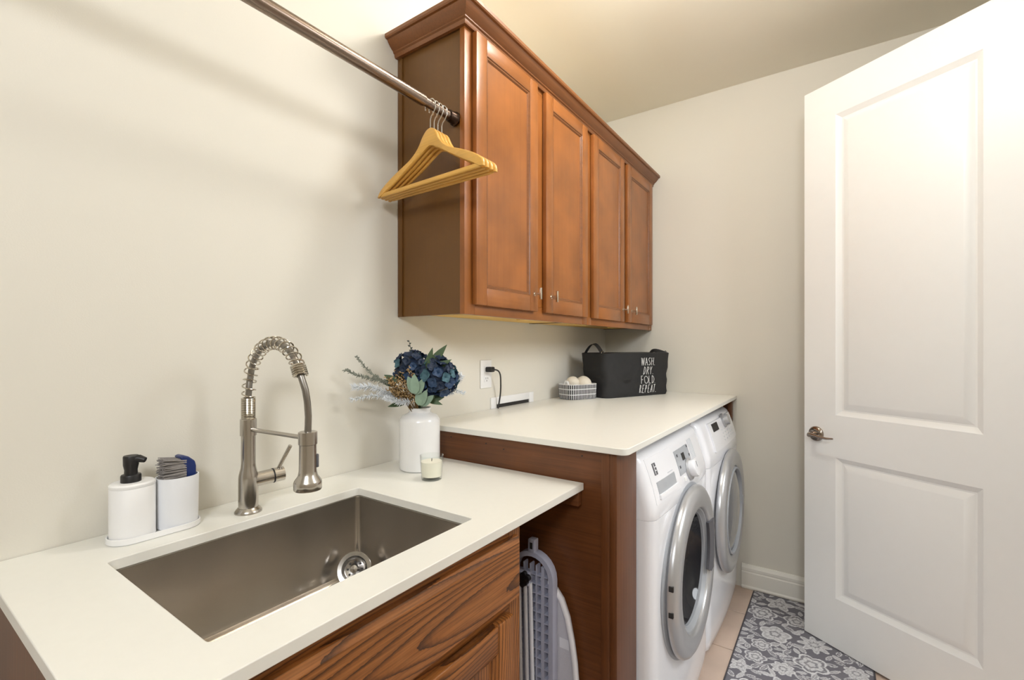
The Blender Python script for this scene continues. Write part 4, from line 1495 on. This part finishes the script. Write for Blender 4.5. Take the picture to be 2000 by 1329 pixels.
# iron rest: rounded plastic frame with a grid of ribs
hw = 0.070
def uu(hw_, top):
    P = [(bc + 0.033 + hw_, 0.05)]
    for k in range(13):
        a = PI * k / 12
        P.append((bc + 0.033 + hw_ * cos(a), top - hw_ + hw_ * sin(a)))
    P.append((bc + 0.033 - hw_, 0.05))
    return P
oo, ii = uu(hw, 0.722), uu(hw - 0.014, 0.708)
n = len(oo)
v = [(x, y, z) for y in (1.128, 1.154) for lp in (oo, ii) for x, z in lp]
f = []
for k in range(n - 1):
    f += [(k, k + 1, n + k + 1, n + k), (2 * n + k, 3 * n + k, 3 * n + k + 1, 2 * n + k + 1), (k, 2 * n + k, 2 * n + k + 1, k + 1), (n + k, n + k + 1, 3 * n + k + 1, 3 * n + k)]
f += [(0, n, 3 * n, 2 * n), (n - 1, 3 * n - 1, 4 * n - 1, 2 * n - 1)]
fr = G().add(v, f).obj('rest_frame', 'board_plastic', ib, smooth=40)
xc = bc + 0.033
for k, dx in enumerate((-0.030, -0.008, 0.012, 0.030)):
    wdt = 0.010 if k == 3 else 0.004
    box('rib', (xc + dx, xc + dx + wdt, 1.132, 1.152, 0.05, 0.685), 'board_plastic', ib)
for k in range(24):
    z = 0.655 - k * 0.026
    hwz = hw - 0.016 if z < 0.65 else hw - 0.02
    box('rib', (xc - hwz, xc + hwz, 1.1335, 1.150, z, z + 0.003), 'board_plastic', ib)
gk = G().box(xc - 0.011, xc + 0.011, 1.126, 1.150, 0.718, 0.757, 0.003)
gk.obj('hook_lug', 'board_plastic', ib)
box('lug_slot', (xc - 0.004, xc + 0.005, 1.1255, 1.1275, 0.730, 0.748), 'slot_dark', ib)
for k, (xa, xb) in enumerate(((0.470, 0.484), (0.490, 0.504), (0.505, 0.522))):
    G().tube([(xa, 1.112 + k * .002, 0.640), (xb, 1.112 + k * .002, 0.03)], 0.0062, 10).obj('leg', 'board_tube', ib)
box('leg_bracket', (0.44, 0.505, 1.104, 1.124, 0.632, 0.668), 'board_plastic', ib, 0.003)
g = G()
for xx, zz, rr in ((0.484, 0.655, 0.010), (0.499, 0.648, 0.010), (0.507, 0.660, 0.009), (0.492, 0.640, 0.008), (0.496, 0.668, 0.008)):
    g.lathe([(0.0, -0.008), (rr, -0.006), (rr, 0.006), (0.0, 0.008)], (xx, 1.098, zz), 14, 'y')
g.obj('clip', 'black_plastic', ib)

# ------------------------------------------------------------------ wall outlet, cord and pass-through plate
ot = thing('wall_outlet', (0.0, 1.557, 1.19), 'white double wall outlet above the raised worktop', 'outlet')
box('plate', (0.0004, 0.006, 1.521, 1.595, 1.132, 1.250), 'white_plastic', ot, 0.0025)
for zc_ in (1.211, 1.171):
    s_ = box('socket', (0.0062, 0.0078, 1.541, 1.575, zc_ - 0.014, zc_ + 0.014), 'white_plastic', ot, 0.0007)
    for yy in (1.551, 1.564):
        box('slot', (0.0079, 0.0082, yy, yy + 0.002, zc_ - 0.002, zc_ + 0.007), 'slot_dark', s_)
    box('slot', (0.0079, 0.0082, 1.556, 1.560, zc_ - 0.010, zc_ - 0.006), 'slot_dark', s_)
pc = thing('power_cord', (0.02, 1.558, 1.211), 'black plug and cord running from the outlet down behind the worktop', 'cord')
G().box(0.0084, 0.040, 1.546, 1.574, 1.200, 1.222, 0.005, 3).obj('plug', 'black_plastic', pc)
P = [(0.036, 1.560, 1.211), (0.046, 1.575, 1.210), (0.047, 1.592, 1.203), (0.042, 1.610, 1.185), (0.034, 1.622, 1.150), (0.028, 1.630, 1.110), (0.020, 1.632, 1.075), (0.016, 1.628, 1.045), (0.016, 1.627, 1.0395)]
Q = []
for a, b in zip(P[:-1], P[1:]):
    for k in range(4):
        Q.append(Vector(a).lerp(Vector(b), k / 4))
Q.append(Vector(P[-1]))
for _ in range(6):
    Q = [Q[0]] + [(Q[i - 1] + Q[i] * 2 + Q[i + 1]) / 4 for i in range(1, len(Q) - 1)] + [Q[-1]]
G().tube(Q, 0.0032, 10).obj('cord', 'black_plastic', pc)
pp = thing('pass_through_plate', (0.0, 1.76, Z1), 'white cable pass-through plate on the wall above the worktop', 'wall plate')
g = G()
g.box(0.0004, 0.006, 1.592, 1.632, Z1 + 0.0008, 1.088, 0.001)
g.box(0.0004, 0.006, 1.895, 1.932, Z1 + 0.0008, 1.088, 0.001)
g.box(0.0004, 0.006, 1.632, 1.895, 1.056, 1.088, 0.001)
g.obj('frame', 'white_plastic', pp)
box('opening', (0.0003, 0.0012, 1.633, 1.894, Z1 + 0.001, 1.0555), 'slot_dark', pp)

# ------------------------------------------------------------------ laundry tote
ang = math.atan2(0.92, 0.39)
TL, TD, TH = 0.492, 0.205, 0.232
u = Vector((cos(ang), sin(ang), 0))
nv = Vector((-u.y, u.x, 0))          # towards the wall
tc_ = Vector((0.252, 2.240, 0)) + u * (TL / 2) + nv * (TD / 2)
tt = thing('laundry_tote', (tc_.x, tc_.y, Z1 + 0.0005), 'black fabric laundry tote with white lettering on the raised worktop', 'tote bag', rotz=ang)


def tote_ring(z, gL, gD, wr, seed):
    P = rrect(TL + gL, TD + gD, 0.045, 9)
    out = []
    for i, (a, b) in enumerate(P):
        nz = noise.noise(Vector((a * 9, b * 9, z * 14 + seed)))
        k = wr * nz
        r = math.hypot(a, b)
        # slight buckle low on the right end and front
        out.append((a + a / r * k, b + b / r * k, z))
    return out


def dense(P, m_=3):
    out = []
    for i in range(len(P)):
        a, b = Vector(P[i]), Vector(P[(i + 1) % len(P)])
        k = max(1, int((b - a).length / 0.018))
        for j in range(k):
            out.append(tuple(a.lerp(b, j / k)))
    return out


levels = []
for k in range(15):
    s = k / 14
    waist = -0.020 * sin(PI * min(1, s * 1.6)) if s < .62 else 0
    gL = 0.012 * s + waist
    gD = -0.010 + 0.02 * s - 0.012 * sin(PI * s)
    if k == 0:
        gL, gD = -0.012, -0.02
    levels.append((TH * s, gL, gD, 0.0075 * sin(PI * min(.95, s + .12))))
loops = []
Pb = dense([(a, b, 0) for a, b in rrect(TL, TD, 0.040, 8)])
for z, gL, gD, wr in levels:
    lp = []
    for a, b, _ in Pb:
        sa = 1 + gL / TL
        sb_ = 1 + gD / TD
        nz = noise.noise(Vector((a * 11, b * 11, z * 18))) + .5 * noise.noise(Vector((a * 25, b * 25, z * 30 + 4)))
        r = math.hypot(a, b)
        dip = -0.006 * cos(2 * PI * a / TL) if z >= TH - 1e-6 else 0
        lp.append((a * sa + a / r * wr * nz * .6, b * sb_ + (1 if b > 0 else -1) * wr * nz * min(1, abs(b) / (TD * .4)), z + dip * 0))
    loops.append(lp)
inner_l = []
for z, k_ in ((TH, 0.965), (TH * .75, 0.955), (TH * .4, .93), (0.012, .90)):
    inner_l.append([(a * k_, b * (k_ - .03), z) for a, b, _ in Pb])
G().rings(loops, cap0=True).obj('body', 'tote_fabric', tt, local=True, smooth=60)
top = loops[-1]
G().rings([top, [(a * .985, b * .975, TH + 0.003) for a, b, c in top], [(a * .965, b * .94, TH) for a, b, c in top]] + inner_l[1:], cap1=True).obj('lining', 'tote_lining', tt, local=True, smooth=60)


def ribbon(path, wv, th):
    """flat strap: path of Vectors, wv width vector, th thickness"""
    loops = []
    P = [Vector(p) for p in path]
    W = Vector(wv)
    for i, p in enumerate(P):
        t = (P[min(i + 1, len(P) - 1)] - P[max(i - 1, 0)]).normalized()
        n_ = t.cross(W).normalized()
        loops.append([p - W / 2 - n_ * th / 2, p + W / 2 - n_ * th / 2, p + W / 2 + n_ * th / 2, p - W / 2 + n_ * th / 2])
    return G().rings(loops, True, True)


hp = [(-TL / 2 + 0.006, -0.075 + 0.15 * k / 14, TH - 0.012 + 0.062 * sin(PI * k / 14)) for k in range(15)]
ribbon(hp, (0.022, 0, 0.006), 0.0025).obj('handle', 'tote_fabric', tt, local=True)
hp = [(TL / 2 - 0.010 - 0.028 * sin(PI * k / 14), -0.085 + 0.13 * k / 14, TH - 0.006 + 0.020 * sin(PI * k / 14)) for k in range(15)]
ribbon(hp, (0.012, 0, 0.018), 0.0025).obj('handle', 'tote_fabric', tt, local=True)
for sx in (-1, 1):
    G().tube([(sx * (TL / 2 - 0.004) + 0.008 * cos(a), -TD / 2 + 0.03 + 0.002, TH + 0.004 + 0.008 * sin(a)) for a in [2 * PI * k / 16 for k in range(16)]], 0.0016, 6, closed=True).obj('handle_ring', 'hook_metal' if sx < 0 else 'black_plastic', tt, local=True)
# thin hand-drawn capitals as flat strokes
GL = {
    'W': [[(0, 1), (.22, 0), (.5, .95), (.72, 0), (1, 1)]],
    'A': [[(0, 0), (.45, 1), (.9, 0)], [(.2, .38), (.75, .38)]],
    'S': [[(.85, .9), (.55, 1), (.2, .85), (.2, .65), (.6, .45), (.75, .22), (.5, .02), (.05, .1)]],
    'H': [[(0.05, 0), (.05, 1)], [(.8, 0), (.8, 1)], [(.05, .55), (.8, .55)]],
    'D': [[(.05, 0), (.05, 1), (.5, .9), (.8, .55), (.6, .12), (.05, 0)]],
    'R': [[(.05, 0), (.05, 1), (.55, .95), (.65, .72), (.45, .52), (.05, .5)], [(.3, .5), (.8, 0)]],
    'Y': [[(0, 1), (.42, .5)], [(.85, 1), (.42, .5), (.36, 0)]],
    'F': [[(.05, 0), (.05, 1), (.75, 1)], [(.05, .52), (.6, .52)]],
    'O': [[(.5 + .5 * cos(2 * PI * k / 16), .48 + .48 * sin(2 * PI * k / 16)) for k in range(17)]],
    'L': [[(.05, 1), (.05, 0), (.75, .02)]],
    'E': [[(.75, 1), (.05, 1), (.05, 0), (.75, 0)], [(.05, .52), (.6, .52)]],
    'P': [[(.05, 0), (.05, 1), (.6, .95), (.68, .7), (.45, .48), (.05, .48)]],
    'T': [[(0, 1), (.9, 1)], [(.45, 1), (.42, 0)]],
    '.': [[(.15, 0), (.15, .06)]],
}


def front_b(a, z):
    """y of the tote front face in local coordinates at (a, z)"""
    best, bd = 0, 9
    for lp in loops:
        for p in lp:
            if p[1] < 0:
                d_ = (p[0] - a) ** 2 + (p[2] - z) ** 2
                if d_ < bd:
                    bd, best = d_, p[1]
    return best


def write(word, a0, z0, hgt, wl, sk=0.0):
    g = G()
    a = a0
    for ch in word:
        w = wl * (0.42 if ch == '.' else 1.5 if ch == 'O' else 1.25 if ch == 'W' else 1)
        for st in GL[ch]:
            P = [(a + x * w + sk * (y - .5) * hgt, z0 + y * hgt) for x, y in st]
            for p, q in zip(P[:-1], P[1:]):
                p3 = Vector((p[0], front_b(*p) - 0.003, p[1]))
                q3 = Vector((q[0], front_b(*q) - 0.003, q[1]))
                g.tube([p3, q3], 0.0014, 6)
        a += w * 1.08 + 0.004
    return g


ht = 0.0415
for word, a0, z0, wl, sk in (('WASH.', 0.006, 0.166, 0.0195, -0.06), ('DRY.', 0.030, 0.1165, 0.0185, 0.0), ('FOLD.', 0.014, 0.067, 0.0185, 0.0), ('REPEAT.', 0.002, 0.0175, 0.0158, 0.16)):
    tag(write(word, a0, z0, ht, wl, sk).obj('lettering', 'print_white', tt, local=True), 'thin white capital letters')

# ------------------------------------------------------------------ striped basket with wool balls
BL, BD_, BH = 0.185, 0.115, 0.074
bcx = Vector((0.252, 2.240, 0)) - u * (BL / 2 + 0.012) + nv * (BD_ / 2 + 0.045)
bk = thing('fabric_basket', (bcx.x, bcx.y, Z1 + 0.0005), 'small black and white striped fabric basket left of the tote', 'basket', rotz=ang)
Pb2 = dense([(a, b, 0) for a, b in rrect(BL, BD_, 0.030, 8)])
per = [0]
for i in range(len(Pb2)):
    a, b = Vector(Pb2[i]), Vector(Pb2[(i + 1) % len(Pb2)])
    per.append(per[-1] + (b - a).length)
lv2 = [(0.0, .95), (0.004, .985), (0.02, 1.0), (0.04, 1.01), (0.06, 1.02), (BH, 1.02)]
v, uvs, f = [], [], []
c = len(Pb2) + 1
for z, k_ in lv2:
    for i in range(c):
        a, b, _ = Pb2[i % len(Pb2)]
        wv = 1 + 0.012 * noise.noise(Vector((a * 40, b * 40, z * 20)))
        v.append((a * k_ * wv, b * k_ * wv, z))
        uvs.append((per[i], z + 0.002))
for i in range(len(lv2) - 1):
    for k in range(c - 1):
        f.append((i * c + k, i * c + k + 1, (i + 1) * c + k + 1, (i + 1) * c + k))
f.append(tuple(reversed(range(c - 1))))
me = bpy.data.meshes.new('body')
me.from_pydata(v, [], f)
ul = me.uv_layers.new(name='UVMap')
for li, lp in enumerate(me.loops):
    ul.data[li].uv = uvs[lp.vertex_index]
me.polygons.foreach_set('use_smooth', [True] * len(me.polygons))
me.materials.append(MATS['basket_print'])
o = bpy.data.objects.new('body', me)
COL.objects.link(o)
o.parent = bk
lt = [[(a * 1.02, b * 1.02, BH) for a, b, _ in Pb2], [(a * 1.015, b * 1.01, BH + 0.003 + 0.003 * noise.noise(Vector((a * 60, b * 60, 0)))) for a, b, _ in Pb2], [(a * .985, b * .97, BH + 0.001) for a, b, _ in Pb2], [(a * .96, b * .94, 0.03) for a, b, _ in Pb2], [(a * .9, b * .88, 0.006) for a, b, _ in Pb2]]
G().rings(lt, cap1=True).obj('lining', 'print_white', bk, local=True)
G().tube([(-BL / 2 + 0.006, -0.032, BH), (-BL / 2 + 0.004, -0.026, BH + 0.016), (-BL / 2 + 0.004, -0.012, BH + 0.019), (-BL / 2 + 0.006, -0.004, BH)], 0.006, 8).obj('handle_tab', 'print_white', bk, local=True)


def wool_ball(a, b, z, R, label, seed):
    bm = bmesh.new()
    bmesh.ops.create_icosphere(bm, subdivisions=4, radius=R)
    for p in bm.verts:
        p.co *= 1 + 0.02 * noise.noise(p.co * 40 + Vector((seed, 0, 0))) + 0.02 * noise.noise(p.co * 18 + Vector((0, seed, 0)))
    me = bpy.data.meshes.new('wool_ball')
    bm.to_mesh(me)
    bm.free()
    me.polygons.foreach_set('use_smooth', [True] * len(me.polygons))
    me.materials.append(MATS['wool'])
    o = bpy.data.objects.new('wool_dryer_ball', me)
    COL.objects.link(o)
    w = Matrix.Translation((bcx.x, bcx.y, Z1 + 0.0005)) @ Matrix.Rotation(ang, 4, 'Z') @ Vector((a, b, z))
    o.location = w
    tag(o, label, 'dryer ball', 'wool balls in the striped basket')


wool_ball(0.036, -0.004, 0.0735, 0.041, 'cream wool dryer ball, larger one at the front right of the basket', 1)
wool_ball(-0.022, 0.014, 0.079, 0.035, 'cream wool dryer ball, partly hidden behind the larger one', 5)

# ------------------------------------------------------------------ rug
RX0, RX1, RY0, RY1 = 0.852, 1.345, 0.95, 2.786
step = 0.0032
nx, ny = int((RX1 - RX0) / step), int((RY1 - RY0) / step)
xs = np.linspace(RX0, RX1, nx + 1)
ys = np.linspace(RY0, RY1, ny + 1)
X, Y = np.meshgrid(xs, ys, indexing='ij')
val = np.zeros_like(X)
rng = np.random.RandomState(4)


def blend(mask, level):
    global val
    val = np.where(mask, level, val)


def flower(cx_, cy_, R, n, rot, style):
    dx, dy_ = X - cx_, Y - cy_
    r = np.hypot(dx, dy_)
    th = np.arctan2(dy_, dx) + rot
    lobe = R * (0.72 + 0.28 * np.abs(np.cos(n * th / 2)))
    if style == 1:
        lobe = R * (0.60 + 0.40 * np.abs(np.cos(n * th / 2)) ** 2)
    q = r / lobe
    blend(q < 1.0, 0.95)
    blend((q < .86) & (q > .66), 0.62 if style != 2 else 0.1)
    blend((q <= .66) & (q > .40), 0.85)
    blend((np.abs(np.sin(n * th)) < .25) & (q < .9) & (q > .45), 0.45)
    blend((q <= .40) & (q > .24), 0.2)
    blend(q <= .24, 0.8)


def leaf(cx_, cy_, L_, W_, rot, fill):
    dx, dy_ = X - cx_, Y - cy_
    a = (dx * np.cos(rot) + dy_ * np.sin(rot)) / L_
    b = (-dx * np.sin(rot) + dy_ * np.cos(rot)) / W_
    q = np.abs(b) / np.maximum(1e-3, (1 - np.minimum(1, a * a)))
    ins = (np.abs(a) < 1) & (q < 1)
    blend(ins, 0.92)
    blend(ins & (q < .62) & (np.abs(a) < .8), fill)
    blend(ins & (np.abs(b) < .10), 0.8)


# vines
for k in range(9):
    y0v = RY0 + 0.1 + k * 0.21
    x0v = RX0 + 0.1 + (k % 3) * 0.14
    yy = y0v + 0.05 * np.sin((X - RX0) * 14 + k) + 0.3 * (X - RX0) * (1 if k % 2 else -1)
    blend(np.abs(Y - yy) < 0.0032, 0.62)
pts = []
tries = 0
while len(pts) < 52 and tries < 4000:
    tries += 1
    px, py = rng.uniform(RX0 + .04, RX1 - .04), rng.uniform(RY0 + .04, RY1 - .04)
    R = rng.choice([0.045, 0.056, 0.066])
    if all((px - a) ** 2 + (py - b) ** 2 > (R + c_ + 0.010) ** 2 for a, b, c_ in pts):
        pts.append((px, py, R))
lp_ = []
tries = 0
while len(lp_) < 330 and tries < 12000:
    tries += 1
    px, py = rng.uniform(RX0 + .012, RX1 - .012), rng.uniform(RY0 + .012, RY1 - .012)
    if all((px - a) ** 2 + (py - b) ** 2 > (c_ + 0.012) ** 2 for a, b, c_ in pts) and all((px - a) ** 2 + (py - b) ** 2 > 0.028 ** 2 for a, b in lp_):
        lp_.append((px, py))
for px, py in lp_:
    leaf(px, py, rng.uniform(.020, .032), rng.uniform(.008, .014), rng.uniform(0, 3.14), rng.choice([0.05, .3, .55]))
for i, (px, py, R) in enumerate(pts):
    flower(px, py, R, rng.choice([5, 6, 8]), rng.uniform(0, 6), i % 3)
edge = np.minimum(np.minimum(X - RX0, RX1 - X), np.minimum(Y - RY0, RY1 - Y))
val = np.where(edge < 0.008, 0.0, val)
cD, cL = np.array(srgb(112, 110, 118)[:3]), np.array(srgb(220, 220, 222)[:3])
colr = cD[None, :] + (cL - cD)[None, :] * val.reshape(-1)[:, None]
colr = np.where((edge < 0.008).reshape(-1)[:, None], np.array(srgb(74, 72, 78)[:3])[None, :], colr)
zr = 0.0075 + 0.0009 * val
zr = np.where(edge < step * 0.5, 0.0006, zr)
V = np.stack([X.ravel() - (RX0 + RX1) / 2, Y.ravel() - (RY0 + RY1) / 2, zr.ravel()], 1)
I = np.arange((nx + 1) * (ny + 1)).reshape(nx + 1, ny + 1)
Fq = np.stack([I[:-1, :-1].ravel(), I[1:, :-1].ravel(), I[1:, 1:].ravel(), I[:-1, 1:].ravel()], 1)
me = bpy.data.meshes.new('rug')
me.from_pydata(V.tolist(), [], Fq.tolist())
at = me.color_attributes.new('pattern', 'FLOAT_COLOR', 'POINT')
at.data.foreach_set('color', np.concatenate([colr, np.ones((len(colr), 1))], 1).astype(np.float32).ravel())
me.materials.append(MATS['rug_pile'])
rg = bpy.data.objects.new('runner_rug', me)
COL.objects.link(rg)
rg.location = ((RX0 + RX1) / 2, (RY0 + RY1) / 2, 0.0002)
tag(rg, 'grey floral runner rug on the floor in front of the dryer', 'rug')
